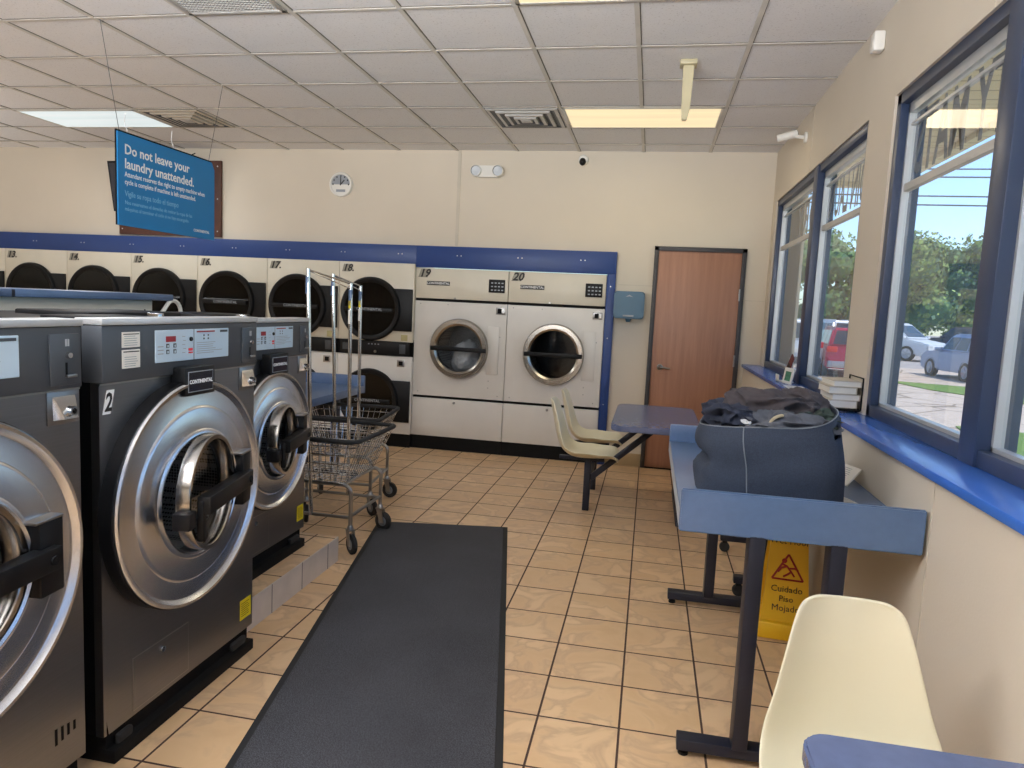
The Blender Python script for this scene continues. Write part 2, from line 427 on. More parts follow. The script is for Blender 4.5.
letters(w2, 'ITY MATS', 2.66, 3.56); letters(w1, 'COIN LAUN', 4.16, 5.12, 2.18, .25); letters(w1, 'DRY', 5.5, 6.2, 2.17, .25)
letters(w2, 'COMMUN', 1.5, 2.38)

# back door
d = thing('door_1', 'brown wood door in a dark frame on the back wall', 'door', (0, YB, 0)); d['kind'] = 'structure'
m = MB(); m.box((.035, -.03, .012), (.80, -.002, 2.11), 'door_wood', .002); m.build('door_leaf', d)
m = MB()
for a, b in (((-.005, -.045, 0), (.036, 0, 2.15)), ((.799, -.045, 0), (.84, 0, 2.15)), ((-.005, -.045, 2.108), (.84, 0, 2.15))): m.box(a, b, 'door_frame', .003)
m.box((.035, -.04, 0), (.80, 0, .014), 'black_matte'); m.build('door_frame', d)
m = MB(); m.lathe([(-.03, .03), (-.04, .03), (-.043, .022), (-.065, .013), (-.085, .013)], 'zinc', 'y', (.118, 0, 1.0), 20)
m.tube([(.118, -.08, 1.0), (.15, -.085, 1.0), (.215, -.082, .992)], .009, 'zinc'); m.build('door_handle', d)
for z in (1.72, 1.1, .3):
    m = MB(); m.box((.792, -.034, z - .055), (.806, -.046, z + .055), 'zinc', .002); m.tube([(.8, -.05, z - .055), (.8, -.05, z + .055)], .006, 'zinc'); m.build('hinge', d)

# blue dryer surround
m = MB(); yf = 6.955
m.box((XD0, yf, 1.895), (-2.37, YB, 2.08), 'trim_blue', .002); m.box((-2.37, yf, 1.866), (-.355, YB, 2.08), 'trim_blue', .002); m.box((XD1 + .002, yf, 0), (-.355, YB - .002, 1.866), 'trim_blue', .002)
for x in [-6.9 + .62 * k for k in range(11)]: m.disc((x, yf - .001, 1.99), .006, 'bead', 'y', 8); m.disc((x + .04, yf - .001, 1.99), .006, 'bead', 'y', 8)
for z in (.6, 1.25, 1.75): m.disc((-.4, yf - .001, z), .006, 'bead', 'y', 8)
struct(m.build('trim_1', smooth=30), 'blue painted surround across the top and right side of the dryers', 'trim')

# ------------------------------------------------------------------ dryers
def door_ring(m, cx, z, R, r, y0, mat, prof=.03):
    m.lathe([(y0 + .01, R), (y0 - prof * .6, R), (y0 - prof, R - .012), (y0 - prof, r + .02), (y0 - prof * .7, r), (y0 + .03, r - .004)], mat, 'y', (cx, 0, z), 56)
def stacked_dryer(k, num):
    w = .815; x0 = -2.37 - w * (k + 1)
    r = thing('stacked_dryer', ('cream stacked tumble dryer numbered %s with two black round doors' % num) if k < 6 else 'cream stacked tumble dryer cut by the left edge of the photo, left of number 13', 'dryer', (x0, 6.93, 0), 0, 'stacked tumble dryers along the back wall')
    m = MB(); m.box((.002, 0, .14), (w - .002, .85, .945), 'white_enamel', .004); m.box((.002, 0, 1.095), (w - .002, .85, 1.893), 'cream_enamel', .004); m.box((.002, .03, .9), (w - .002, .84, 1.12), 'black_matte'); m.build('cabinet', r)
    m = MB(); m.box((.002, .012, 0), (w - .002, .8, .139), 'black_matte'); m.build('kick_plate', r)
    for zc in (1.42, .48):
        dd = MB(); dd.box((.30, -.022, zc - .215), (.805, -.001, zc + .215), 'black_plastic', .006); door_ring(dd, .358, zc, .325, .272, -.004, 'black_plastic', .045)
        dr = dd.build('door', r)
        m = MB(); m.disc((.358, -.032, zc), .274, 'dryer_glass', 'y', 48); m.build('door_glass', dr, 0)
        m = MB(); m.lathe([(-.024, .27), (-.0245, .001)], 'black_matte', 'y', (.358, 0, zc), 40); m.build('drum', dr)
        m = MB(); m.box((.08, -.052, zc - .03), (.60, -.03, zc + .012), 'black_plastic', .004)
        m.text('CONTINENTAL', (.358, -.0525, zc - .018), (1, 0, 0), (0, 0, 1), .04, 'text_grey', 'CENTER', .0006); m.build('handle_band', dr)
    m = MB(); m.box((.03, -.014, .95), (w - .03, -.001, 1.09), 'black_plastic', .004)
    for q in range(4): m.box((.34 + q * .035, -.016, 1.055), (.355 + q * .035, -.014, 1.065), 'text_grey')
    m.box((.06, -.017, .99), (.13, -.014, 1.06), 'panel_grey'); m.box((.68, -.018, .975), (.745, -.014, 1.07), 'panel_grey', .002); m.lathe([(-.014, .014), (-.03, .012), (-.03, .001)], 'zinc', 'y', (.42, 0, .985), 14); m.build('control_strip', r)
    m = MB(); m.box((.69, -.002, 1.108), (.76, 0, 1.17), 'tan_label'); m.build('price_label', r, 0, 'small tan paper label')
    m = MB(); m.box((.655, -.006, .84), (.735, 0, .91), 'zinc', .002); m.box((.675, -.008, .853), (.72, -.005, .897), 'black_matte'); m.build('coin_plate', r)
    m = MB(); m.prism([(.03, 1.79), (.115, 1.79), (.135, 1.868), (.05, 1.868)], -.002, 0, 'number_plate', 'y')
    m.text(num + '.', (.037, -.0025, 1.797), (1, 0, 0), (0, 0, 1), .1, 'text_black', bold=.003, shear=.3); m.build('number_label', r, 0, 'grey slanted number plate reading %s' % num)
for k in range(7): stacked_dryer(k, str(18 - k))

def big_dryer(x0, num, loaded):
    w = .965
    r = thing('large_dryer', 'white single tumble dryer numbered %s with a steel-ringed round door%s' % (num, ', bagged laundry inside' if loaded else ', next to the blue stile'), 'dryer', (x0, 6.97, 0), 0, 'large tumble dryers beside the door')
    cx, cz = .485, 1.06
    # front sheet with a round opening
    m = MB(); n = 48; vs = []; R = .285; x1, x2, z1, z2 = .003, w - .003, .562, 1.528
    for k in range(n):
        t = 2 * pi * k / n; c_, s_ = cos(t), sin(t); vs.append((cx + R * c_, 0, cz + R * s_))
    for k in range(n):
        t = 2 * pi * k / n; c_, s_ = cos(t), sin(t); q = min((x2 - cx) / c_ if c_ > 1e-6 else ((x1 - cx) / c_ if c_ < -1e-6 else 9), (z2 - cz) / s_ if s_ > 1e-6 else ((z1 - cz) / s_ if s_ < -1e-6 else 9))
        vs.append((cx + q * c_, 0, cz + q * s_))
    m.add(vs, [(k, (k + 1) % n, n + (k + 1) % n, n + k) for k in range(n)], 'white_enamel')
    for xx in (x1, x2):
        for zz in (z1, z2):   # corner fill
            ks = sorted(range(n), key=lambda k: (vs[n + k][0] - xx) ** 2 + (vs[n + k][2] - zz) ** 2)[:2]
            m.add([vs[n + ks[0]], vs[n + ks[1]], (xx, 0, zz)], [(0, 1, 2)], 'white_enamel')
    m.box((.003, 0, 1.556), (w - .003, .85, 1.86), 'cream_enamel', .004); m.box((.003, 0, .141), (w - .003, .85, .534), 'white_enamel', .004)
    m.box((.003, .02, .53), (w - .003, .84, .565), 'black_matte'); m.box((.003, .012, 1.525), (w - .003, .84, 1.56), 'black_matte')
    m.box((.003, .001, .56), (.02, .85, 1.53), 'white_enamel'); m.box((w - .02, .001, .56), (w - .003, .85, 1.53), 'white_enamel'); m.box((.003, .82, .56), (w - .003, .85, 1.53), 'white_enamel')
    for p in ((.06, 1.5), (.9, 1.5), (.35, 1.5), (.06, .6), (.9, .6), (.8, .68), (.8, .75), (.9, 1.2)): m.disc((p[0], -.001, p[1]), .006, 'zinc', 'y', 8)
    m.build('cabinet', r)
    m = MB(); m.box((.003, .012, 0), (w - .003, .8, .139), 'black_matte'); m.build('kick_plate', r)
    dd = MB(); door_ring(dd, cx, cz, .305, .235, -.002, 'steel_dryer', .05); dr = dd.build('door', r)
    m = MB(); m.disc((cx, -.028, cz), .237, 'dryer_glass' if not loaded else 'dryer_glass_clear', 'y', 48); m.build('door_glass', dr, 0)
    m = MB(); m.box((cx - .29, -.062, cz - .025), (cx + .29, -.045, cz + .018), 'black_plastic', .004); m.build('handle_band', dr)
    m = MB(); m.box((cx + .29, -.012, cz - .24), (cx + .41, -.001, cz + .24), 'white_enamel', .004); m.build('hinge_plate', dr)
    m = MB(); m.lathe([(0, .283), (.6, .283), (.6, .001)], 'perforated', 'y', (cx, 0.003, cz), 40); m.build('drum', r)
    m = MB(); m.box((.765, -.012, 1.64), (.93, 0, 1.77), 'black_plastic', .004)
    for q in range(3):
        for p in range(4): m.box((.79 + p * .035, -.014, 1.66 + q * .035), (.81 + p * .035, -.012, 1.672 + q * .035), 'text_grey')
    m.build('control_panel', r)
    m = MB(); m.box((.85, -.008, 1.425), (.945, 0, 1.495), 'zinc', .003); m.box((.868, -.01, 1.436), (.908, -.007, 1.484), 'black_matte'); m.box((.915, -.01, 1.44), (.935, -.007, 1.48), 'text_white'); m.build('coin_plate', r)
    m = MB(); m.box((.12, -.008, 1.69), (.36, 0, 1.73), 'black_plastic', .002); m.text('CONTINENTAL', (.24, -.0085, 1.699), (1, 0, 0), (0, 0, 1), .034, 'text_white', 'CENTER', .0006); m.build('nameplate', r)
    m = MB(); m.prism([(.025, 1.765), (.125, 1.765), (.155, 1.85), (.055, 1.85)], -.002, 0, 'number_plate', 'y'); m.text(num, (.035, -.0025, 1.772), (1, 0, 0), (0, 0, 1), .11, 'text_black', bold=.003, shear=.3); m.build('number_label', r, 0)
    m = MB(); m.lathe([(-.001, .014), (-.012, .012), (-.012, .001)], 'zinc', 'y', (.45, 0, .5), 14); m.lathe([(-.001, .01), (-.01, .008), (-.01, .001)], 'zinc', 'y', (.42, 0, 1.565), 12); m.build('panel_lock', r)
big_dryer(-2.37, '19', True); big_dryer(-1.405, '20', False)
def blob(m, c, rad, mat, seed, amp=.2, fr=5, sub=4):
    bm = bmesh.new(); bmesh.ops.create_icosphere(bm, subdivisions=sub, radius=1)
    for v in bm.verts:
        p = v.co.copy(); q = 1 + amp * noise.noise(p * fr * .4 + Vector((seed, 0, 0))) + amp * .6 * abs(noise.noise(p * fr + Vector((0, seed, 0))))
        v.co = Vector((c[0] + p.x * rad[0] * q, c[1] + p.y * rad[1] * q, c[2] + p.z * rad[2] * q))
    m.bmadd(bm, mat)
m = MB(); blob(m, (0, 0, .17), (.15, .14, .165), 'plastic_bag', 3.3, .3, 4)
b = m.build('laundry_bag', smooth=70); b.location = (-1.86, 7.17, .785); tag(b, 'clear plastic bag of laundry inside the dryer numbered 19', 'laundry bag')

# ------------------------------------------------------------------ washers
def washer(x, y0, w, H, zc, R, num, ajar, base_z, label, nm=1):
    r = thing('washer', label, 'washing machine', (x, y0, base_z), 0, 'front loading washers in a row')
    H -= base_z; zc -= base_z; yc = w / 2 - .03; zp = H - .195; tt = .02
    m = MB(); n = 64; Ri = R * .515; vs = []
    z1, z2, ya, yb = .10, zp, 0, w
    for k in range(n):
        t = 2 * pi * k / n; vs.append((0, yc + Ri * cos(t), zc + Ri * sin(t)))
    for k in range(n):
        t = 2 * pi * k / n; c_, s_ = cos(t), sin(t); q = min((yb - yc) / c_ if c_ > 1e-6 else ((ya - yc) / c_ if c_ < -1e-6 else 9), (z2 - zc) / s_ if s_ > 1e-6 else ((z1 - zc) / s_ if s_ < -1e-6 else 9))
        vs.append((0, yc + q * c_, zc + q * s_))
    m.add(vs, [(k, (k + 1) % n, n + (k + 1) % n, n + k) for k in range(n)], 'steel_front')
    for yy in (ya, yb):
        for zz in (z1, z2):
            ks = sorted(range(n), key=lambda k: (vs[n + k][1] - yy) ** 2 + (vs[n + k][2] - zz) ** 2)[:2]; m.add([vs[n + ks[0]], vs[n + ks[1]], (0, yy, zz)], [(0, 1, 2)], 'steel_front')
    m.box((-.03, 0, z1), (-.001, .012, z2), 'steel_front'); m.box((-.03, w - .012, z1), (-.001, w, z2), 'steel_front'); m.box((-.004, 0, z2 - .006), (.003, w, z2), 'zinc')
    m.build('front_panel', r, 30)
    m = MB()
    m.box((-.78, .004, .10), (-.03, .02, H - .015), 'black_plastic'); m.box((-.78, w - .02, .10), (-.03, w - .004, H - .015), 'black_plastic'); m.box((-.78, .004, .1), (-.76, w - .004, H - .015), 'black_plastic')
    m.box((-.78, .004, H - .03), (-.03, w - .004, H - .012), 'black_plastic'); m.box((-.78, .004, .10), (-.03, w - .004, .12), 'black_plastic'); m.build('body', r)
    m = MB(); m.box((-.76, .02, 0), (.02, w - .02, .045), 'black_matte', .004); m.box((-.76, .02, .045), (-.012, w - .02, .10), 'black_matte'); m.box((-.01, .05, .045), (.01, .12, .08), 'rubber', .01); m.box((-.01, w - .16, .045), (.012, w - .06, .08), 'rubber', .01); m.build('base', r)
    # control fascia
    m = MB(); m.box((-.06, 0, zp), (.012, w, H - tt), 'panel_grey', .006); cp = m.build('control_panel', r)
    m = MB(); m.box((-.08, -.002, H - tt), (.016, w + .002, H), 'bead', .003); m.build('top_trim', r)
    def bx(y, s): return y * w if s else y
    ty, tz = w * .27, H - .04
    m = MB(); m.box((.011, ty, tz - .108), (.0155, ty + w * .485, tz), 'display_face', .002)
    m.box((.0155, ty + w * .234, tz - .108), (.0162, ty + w * .237, tz), 'panel_grey')
    m.box((.0155, ty + w * .06, tz - .04), (.017, ty + w * .118, tz - .021), 'display_red')
    for q in range(2):
        for p in range(2): m.box((.0155, ty + w * (.062 + .043 * p), tz - .068 + .02 * -q + .008), (.017, ty + w * (.078 + .043 * p), tz - .068 - .02 * q + .022), 'panel_grey'); m.box((.017, ty + w * (.066 + .043 * p), tz - .064 - .02 * q + .006), (.0172, ty + w * (.074 + .043 * p), tz - .064 - .02 * q + .014), 'display_face')
    m.lathe([(.0155, .008), (.02, .007), (.02, .001)], 'black_plastic', 'x', (0, ty + w * .215, tz - .034), 12)
    m.box((.0155, ty + w * .2, tz - .075), (.0168, ty + w * .226, tz - .066), 'red_mark'); m.box((.0155, ty + w * .2, tz - .084), (.0168, ty + w * .226, tz - .079), 'red_mark')
    m.box((.0155, ty + w * .255, tz - .012), (.0163, ty + w * .38, tz - .007), 'display_red')
    m.box((.0155, ty + w * .42, tz - .014), (.0163, ty + w * .475, tz - .006), 'panel_grey')
    for q in range(6): m.box((.0155, ty + w * .255, tz - .05 - q * .0075), (.0161, ty + w * (.255 + random.uniform(.1, .2)), tz - .048 - q * .0075), 'text_grey')
    for q in range(4): m.box((.0155, ty + w * (.3 + .03 * (q % 2)), tz - .026 - .012 * (q // 2)), (.0163, ty + w * (.308 + .03 * (q % 2)), tz - .02 - .012 * (q // 2)), 'panel_grey')
    for q in range(5): m.box((.0155, ty + w * (.16 + .006 * (q % 2)), tz - .025 - q * .014), (.0161, ty + w * (.178 + .006 * (q % 2)), tz - .023 - q * .014), 'text_grey')
    for q in range(3): m.box((.0155, ty + w * .012, tz - .056 - q * .012), (.0161, ty + w * .045, tz - .053 - q * .012), 'text_grey')
    m.build('display', cp, 0)
    m = MB()
    for z in (tz - .05, tz - .115):
        m.box((.011, w * .095, z), (.0145, w * .187, z + (.048 if z > tz - .1 else .058)), 'paper', .001)
        for q in range(5): m.box((.0145, w * .105, z + .006 + q * .007), (.0148, w * (.16 + .02 * random.random()), z + .008 + q * .007), 'text_grey')
        m.box((.0145, w * .1, z + .04 if z > tz - .1 else z + .05), (.0148, w * .182, z + .043 if z > tz - .1 else z + .0535), 'text_black')
    m.build('instruction_label', cp, 0)
    m = MB(); m.box((.011, w * .865, zp + .012), (.0165, w * .985, H - .04), 'panel_grey', .004); m.box((.0165, w * .925, H - .075), (.0175, w * .932, H - .055), 'text_grey'); m.box((.0165, w * .935, H - .075), (.0175, w * .941, H - .055), 'text_grey')
    m.lathe([(.0165, .009), (.026, .008), (.026, .001)], 'chrome', 'x', (0, w * .935, H - .1), 12); m.box((.0165, w * .925, zp + .035), (.019, w * .931, zp + .075), 'black_matte'); m.box((.0165, w * .925, zp + .033), (.024, w * .965, zp + .041), 'zinc', .001); m.build('coin_panel', cp)
    # coin vault lock
    m = MB(); m.box((0, w * .865, zp - .098), (.004, w * .99, zp - .006), 'steel_front', .001)
    a0, a1, b0, b1 = w * .885, w * .975, zp - .085, zp - .02
    o = [(.005, a0, b0), (.005, a1, b0), (.005, a1, b1), (.005, a0, b1)]; i_ = [(.03, a0 + .015, b0 + .004), (.03, a1 - .015, b0 + .004), (.012, a1 - .004, b1 - .012), (.012, a0 + .004, b1 - .012)]
    m.add(o + i_, [(0, 1, 5, 4), (1, 2, 6, 5), (2, 3, 7, 6), (3, 0, 4, 7), (4, 5, 6, 7)], 'chrome'); m.lathe([(.015, .014), (.036, .013), (.036, .008), (.03, .007)], 'chrome', 'x', (0, w * .935, zp - .06), 16); m.build('coin_lock', r)
    # door: gasket, dish, lip
    m = MB(); m.lathe([(-.002, R + .004), (.046, R + .004), (.05, R - .004)], 'black_plastic', 'x', (0, yc, zc), 72); m.build('gasket', r)
    m = MB(); k = R / .392
    prof = [(.044, .392), (.054, .392), (.06, .387), (.059, .379), (.05, .372), (.044, .365), (.044, .358), (.053, .306), (.059, .300), (.061, .294), (.068, .226), (.073, .220), (.075, .211), (.07, .204), (.03, .203), (0, .2)]
    m.lathe([(a, b * k) for a, b in prof], 'steel_dish', 'x', (0, yc, zc), 96); dr = m.build('door', r, 30)
    m = MB(); m.lathe([(0, Ri), (-.6, Ri), (-.6, .001)], 'perforated', 'x', (-.004, yc, zc), 48); m.build('drum', r)
    # porthole ring, set on its bar, standing slightly ajar
    hx, hy = .085, yc + .215 * k
    T = Matrix.Translation((hx, hy, zc)) @ Matrix.Rotation(radians(ajar), 4, 'Z') @ Matrix.Translation((-hx, -hy, -zc))
    rr = .2 * k
    m = MB(); m.M = T; m.lathe([(.022, rr * .96), (.026, rr * .985), (.066, rr), (.072, rr * .985), (.072, rr * .915), (.066, rr * .89), (.03, rr * .86), (.022, rr * .86)], 'steel_ring', 'x', (0, yc, zc + .01), 72); pr = m.build('porthole_ring', dr)
    m = MB(); m.M = T; m.disc((.03, yc, zc + .012), rr * .87, 'porthole', 'x', 48); m.build('porthole_glass', pr, 0)
    m = MB(); m.M = T
    m.box((.076, yc - .15 * k, zc - .03), (.122, yc + .255 * k, zc + .032), 'black_plastic', .004); m.box((.03, yc - .235 * k, zc - .062), (.09, yc - .18 * k, zc - .004), 'black_plastic', .006)
    m.box((.076, yc - .155 * k, zc - .12 * k), (.1, yc - .125 * k, zc + .02), 'black_plastic', .006)
    m.box((.03, yc + .205 * k, zc - .10), (.1, yc + .285 * k, zc + .105), 'black_plastic', .004); m.box((.03, yc + .19 * k, zc + .1), (.102, yc + .285 * k, zc + .108), 'zinc', .002)
    m.lathe([(.121, .014), (.126, .012), (.126, .001)], 'black_matte', 'x', (0, yc + .225 * k, zc + .0), 14); m.build('door_handle', dr)
    # nameplate
    ny = yc + .012 * k; nz = zp - .018
    m = MB(); m.box((0, ny - .085, nz - .055), (.058, ny + .085, nz + .045), 'black_plastic', .005); m.box((.058, ny - .07, nz - .042), (.0595, ny + .07, nz + .03), 'text_grey'); m.box((.0585, ny - .067, nz - .039), (.06, ny + .067, nz + .027), 'screen')
    m.text('CONTINENTAL', (.0602, ny, nz - .012), (0, 1, 0), (0, 0, 1), .0185, 'text_white', 'CENTER', .0006); m.text('GIRBAU', (.0922, ny + .03, nz - .03), (0, 1, 0), (0, 0, 1), .008, 'text_grey', 'CENTER') if 0 else None
    m.build('nameplate', r)
    # yellow sticker, access hatch
    m = MB(); m.box((0, w * .89, .15), (.0015, w * .985, .235), 'yellow_sticker')
    for q in range(7): m.box((.0015, w * .9, .165 + q * .009), (.0018, w * (.955 + .02 * random.random()), .167 + q * .009), 'text_black')
    if nm: m.build('sticker', r, 0, 'yellow warning sticker')
    m = MB(); hy0, hy1, hz0, hz1 = w * .15, w * .49, .115, .30
    m.box((0, hy0, hz0), (.0015, hy1, hz1), 'zinc'); m.box((.0005, hy0 + .003, hz0 + .003), (.0022, hy1 - .003, hz1 - .003), 'steel_front'); m.lathe([(.002, .011), (.008, .01), (.008, .001)], 'chrome', 'x', (0, (hy0 + hy1) / 2, hz1 - .035), 12)
    if nm: m.build('access_hatch', r)
    else:
        m = MB()
        for q in range(4): m.box((0, w * .87 + q * .022, .19 + .004 * q), (.001, w * .88 + q * .022, .24 - .003 * q), 'black_matte')
        m.build('vent_slot', r)
    if num:
        m = MB(); m.prism([(.012, zp - .095), (.044, zp - .095), (.062, zp - .022), (.03, zp - .022)], 0, .001, 'text_white', 'x'); m.text(num, (.0012, .02, zp - .085), (0, 1, 0), (0, 0, 1), .078, 'text_black', bold=.002, shear=.2, sx=.75); m.build('number_label', r, 0)
    # low covers and hoses on the top
    m = MB(); m.box((-.6, .3, H - .03), (-.3, w - .05, H + .004), 'black_plastic', .006); m.box((-.3, .1, H - .03), (-.14, w * .5, H - .002), 'black_plastic', .005); m.box((-.25, w * .62, H - .03), (-.2, w * .66, H + .006), 'chrome', .004); m.build('top_cover', r)
    return r
a1 = washer(-1.6, .90, .855, 1.42, .80, .402, None, 5, 0, 'stainless front loading washer nearest the camera, cut by the left edge', 0)
washer(-1.6, 1.83, .848, 1.42, .80, .402, '2', 12, 0, 'stainless front loading washer labelled 2 with a round steel door')
washer(-1.81, 2.82, .725, 1.40, .805, .338, None, 12, .145, 'smaller stainless front loading washer raised on the tiled plinth')
m = MB(); m.tube([(-.45, .12, 1.40), (-.45, .2, 1.45), (-.45, .35, 1.47), (-.45, .5, 1.45), (-.45, .6, 1.40)], [.03, .035, .035, .03, .03], 'black_plastic', 10); m.build('hose', a1)

m = MB(); m.box((-3.0, 2.73, 0), (-1.69, 3.725, .145), 'floor_tile', .002); m.box((-1.69, 2.73, 0), (-1.684, 3.73, .143), 'plinth_tile'); m.box((-3.0, 3.725, 0), (-1.684, 3.73, .143), 'plinth_tile'); [m.box((-1.6842, y, 0), (-1.6835, y + .005, .143), 'door_frame') for y in (2.99, 3.29, 3.59)]; struct(m.build('trim_4'), 'low tiled plinth under the third washer', 'plinth')
# bulkhead behind the washers
r = thing('utility_bulkhead', 'white low bulkhead with a blue capped top behind the washers', 'bulkhead', (-2.8, 0, 0))
m = MB(); m.box((-.2, -.6, 0), (.15, 3.42, 1.452), 'off_white', .003)
for y in (2.62, 2.95, 3.36): m.disc((.151, y, 1.40), .006, 'black_matte', 'x', 8)
m.build('panel', r)
m = MB(); m.box((-.26, -.6, 1.453), (.19, 2.52, 1.488), 'laminate', .004); m.box((-.26, 2.535, 1.453), (.19, 3.54, 1.488), 'laminate', .004); m.box((-.25, 2.51, 1.457), (.188, 2.545, 1.485), 'navy_steel'); m.build('top_cap', r)
m = MB(); m.tube([(-2.62, 3.46, 1.39)] + arc((-2.62, 3.55, 1.39), .065, pi * .8, 0, 8, 'yz') + [(-2.62, 3.615, 1.30)], .011, 'white_plastic'); h_ = m.build('water_hose'); tag(h_, 'short white bent hose rising behind the third washer', 'hose')

# ------------------------------------------------------------------ floor mat
ang = math.atan2(.17, .87)
fm = thing('floor_mat', 'long dark grey entrance mat lying at an angle on the tiles', 'floor mat', (-.8, 3.1, 0), 0)
ux, uy = Vector((cos(ang), sin(ang), 0)), Vector((-sin(ang), cos(ang), 0)); P0 = Vector((-1.74, 4.49, 0)) - fm.location
m = MB(); m.M = Matrix(((ux.x, uy.x, 0, P0.x), (ux.y, uy.y, 0, P0.y), (0, 0, 1, 0), (0, 0, 0, 1)))
m.box((0, -3.3, .001), (.89, 0, .006), 'rubber', .002); m.build('border', fm)
M0 = m.M; m = MB(); m.M = M0; m.box((.028, -3.27, .005), (.862, -.028, .012), 'mat_carpet', .002); m.build('carpet', fm)

# ------------------------------------------------------------------ folding tables
def folding_table(loc, dz, L, label):
    r = thing('folding_table', label, 'folding table', loc, 0, 'blue laundry folding tables'); W = .37; h = L / 2; zt = .86 + dz
    m = MB(); m.box((-W, -h + .02, zt - .05), (W, h - .02, zt), 'laminate', .003); m.build('tabletop', r)
    for s in (-1, 1):
        m = MB(); y = s * h; m.prism([(y, zt - .06), (y, zt + .085), (y - s * .02, zt + .085), (y - s * .045, zt), (y - s * .03, zt - .06)], -W - .003, W + .003, 'laminate', 'x', .004); m.build('end_lip', r)
    for s in (-1, 1):
        m = MB(); m.box((s * W - .002, -h + .03, zt - .055), (s * (W + .003), h - .03, zt + .001), 'edge_lit' if s < 0 else 'laminate', .001); m.build('edge_strip', r)  # left strip painted pale for the light falling on that edge
    for s in (-1, 1):
        y = s * (h - .04)
        m = MB(); m.box((-.325, y - .03, .025), (.33, y + .03, .065), 'navy_steel', .003); ft = m.build('foot', r)
        for x in (-.3, .3):
            m = MB(); m.lathe([(0, .018), (.01, .018), (.014, .008), (.03, .008)], 'black_matte', 'z', (x, y, 0), 14); m.build('glide', ft)
        for x in (-.12, .13):
            m = MB(); m.box((x - .025, y - .04, .06), (x + .025, y + .04, zt - .05), 'navy_steel', .004); m.build('leg', r)
    m = MB(); m.box((-.02, -h + .1, zt - .07), (.02, h - .1, zt - .051), 'navy_steel', .003); m.build('stretcher', r)
folding_table((.512, 3.06, 0), 0, 1.40, 'blue folding table by the windows holding the bag of laundry')
folding_table((-2.675, 4.88, 0), -.065, 1.36, 'blue folding table standing behind the wire laundry carts')

# things on the near folding table: clothes bag and papers
bag = thing('clothes_bag', 'slumped dark blue felt tote bag heaped with laundry on the folding table', 'bag', (.475, 2.74, .861))
m = MB(); prof = []
levels = 14; seg = 64; vs = []; fs = []
def bagpt(t, a, off=0):
    # t 0..1 height, a angle
    H_ = .29 + .045 * cos(a - .1)
    rx = .258 + .012 * sin(pi * t) - .022 * t; ry = .19 + .02 * sin(pi * t) - .01 * t
    c_, s_ = cos(a), sin(a); e = .62
    x = rx * math.copysign(abs(c_) ** e, c_); y = ry * math.copysign(abs(s_) ** e, s_)
    pinch = math.exp(-((t - .52) / .09) ** 2) * math.exp(-((math.atan2(sin(a - pi), cos(a - pi))) / .55) ** 2)
    x += .05 * pinch; x -= .03 * t + .0
    wob = .012 * noise.noise(Vector((x * 7, y * 7, t * 3)))
    k = 1 + wob / .2 - off / .22
    z = t * H_ + .012 * t * sin(2 * a + .7)
    return (x * k, y * k, z)
for sgn, off in ((0, 0), (1, .008)):
    pass
for i in range(levels + 1):
    for k in range(seg): vs.append(bagpt(i / levels, 2 * pi * k / seg))
for i in range(levels + 1):
    for k in range(seg): vs.append(bagpt(1 - i / levels * .6, 2 * pi * k / seg, .007))
rows = 2 * levels + 2
slot = set()
for i in range(rows - 1):
    for k in range(seg):
        # oval hand hole in the right-hand side of the rim
        aa = 2 * pi * (k + .5) / seg; aa = math.atan2(sin(aa), cos(aa)); t = (i + .5) / levels if i < levels else 1 - (i - levels - 1 + .5) / levels * .6
        if abs(aa + .62) < .17 and .8 < t < .93: continue
        fs.append((i * seg + k, i * seg + (k + 1) % seg, (i + 1) * seg + (k + 1) % seg, (i + 1) * seg + k))
fs.append(tuple(range(seg))[::-1])
m.add(vs, fs, 'felt'); m.build('bag_body', bag, 60)
m = MB(); m.tube([Vector(bagpt(t, -pi / 2 - .2)) + Vector((-.012 * t, -.003, 0)) for t in [i / 12 for i in range(13)]], .0022, 'felt_seam', 5); m.tube([Vector(bagpt(1, 2 * pi * k / 60)) + Vector((0, 0, .001)) for k in range(60)], .0022, 'felt_seam', 5, True); m.build('seam', bag)

def garment(name, label, c, rad, mat, seed, rz=0, fold=.35, cat='garment'):
    bm = bmesh.new(); bmesh.ops.create_icosphere(bm, subdivisions=5, radius=1)
    for v in bm.verts:
        p = v.co.copy(); s1 = Vector((seed * 3.1, seed, 0))
        w = Vector((noise.noise(p * 1.2 + s1), noise.noise(p * 1.3 - s1), noise.noise(p * 1.1 + s1 * 2)))
        f = 1 - abs(noise.noise((p + w * .5) * 1.5 + s1)) * 2; g = noise.noise((p + w * .5) * 2.6 - s1)
        q = 1 + fold * .9 * (f - .5) + fold * .25 * g
        v.co = Vector((p.x * rad[0] * q, p.y * rad[1] * q, p.z * rad[2] * q))
    zmin = min(v.co.z for v in bm.verts)
    m = MB(); m.bmadd(bm, mat); o = m.build(name, None, 80); o.location = Vector(c); o.rotation_euler = (0, 0, rz); tag(o, label, cat, 'clothes heaped in the felt bag'); return o
bx_, by_, bz_ = bag.location
garment('trousers', 'dark grey-brown trousers bunched on top of the heaped bag', (bx_ - .03, by_ + .03, bz_ + .325), (.17, .12, .075), 'cloth_brown', 1.7, .1)
garment('trousers', 'brown garment bunched behind the trousers toward the window', (bx_ + .09, by_ + .06, bz_ + .325), (.1, .1, .07), 'cloth_brown', 6.2, -.5)
garment('jeans', 'navy jeans crumpled at the left rim of the bag', (bx_ - .17, by_ - .02, bz_ + .29), (.085, .12, .05), 'cloth_navy', 3.1, .2, .6)
garment('shirt', 'grey shirt folded along the front rim of the bag', (bx_ + .02, by_ - .09, bz_ + .275), (.16, .07, .045), 'cloth_grey', 4.4, .05, .6)
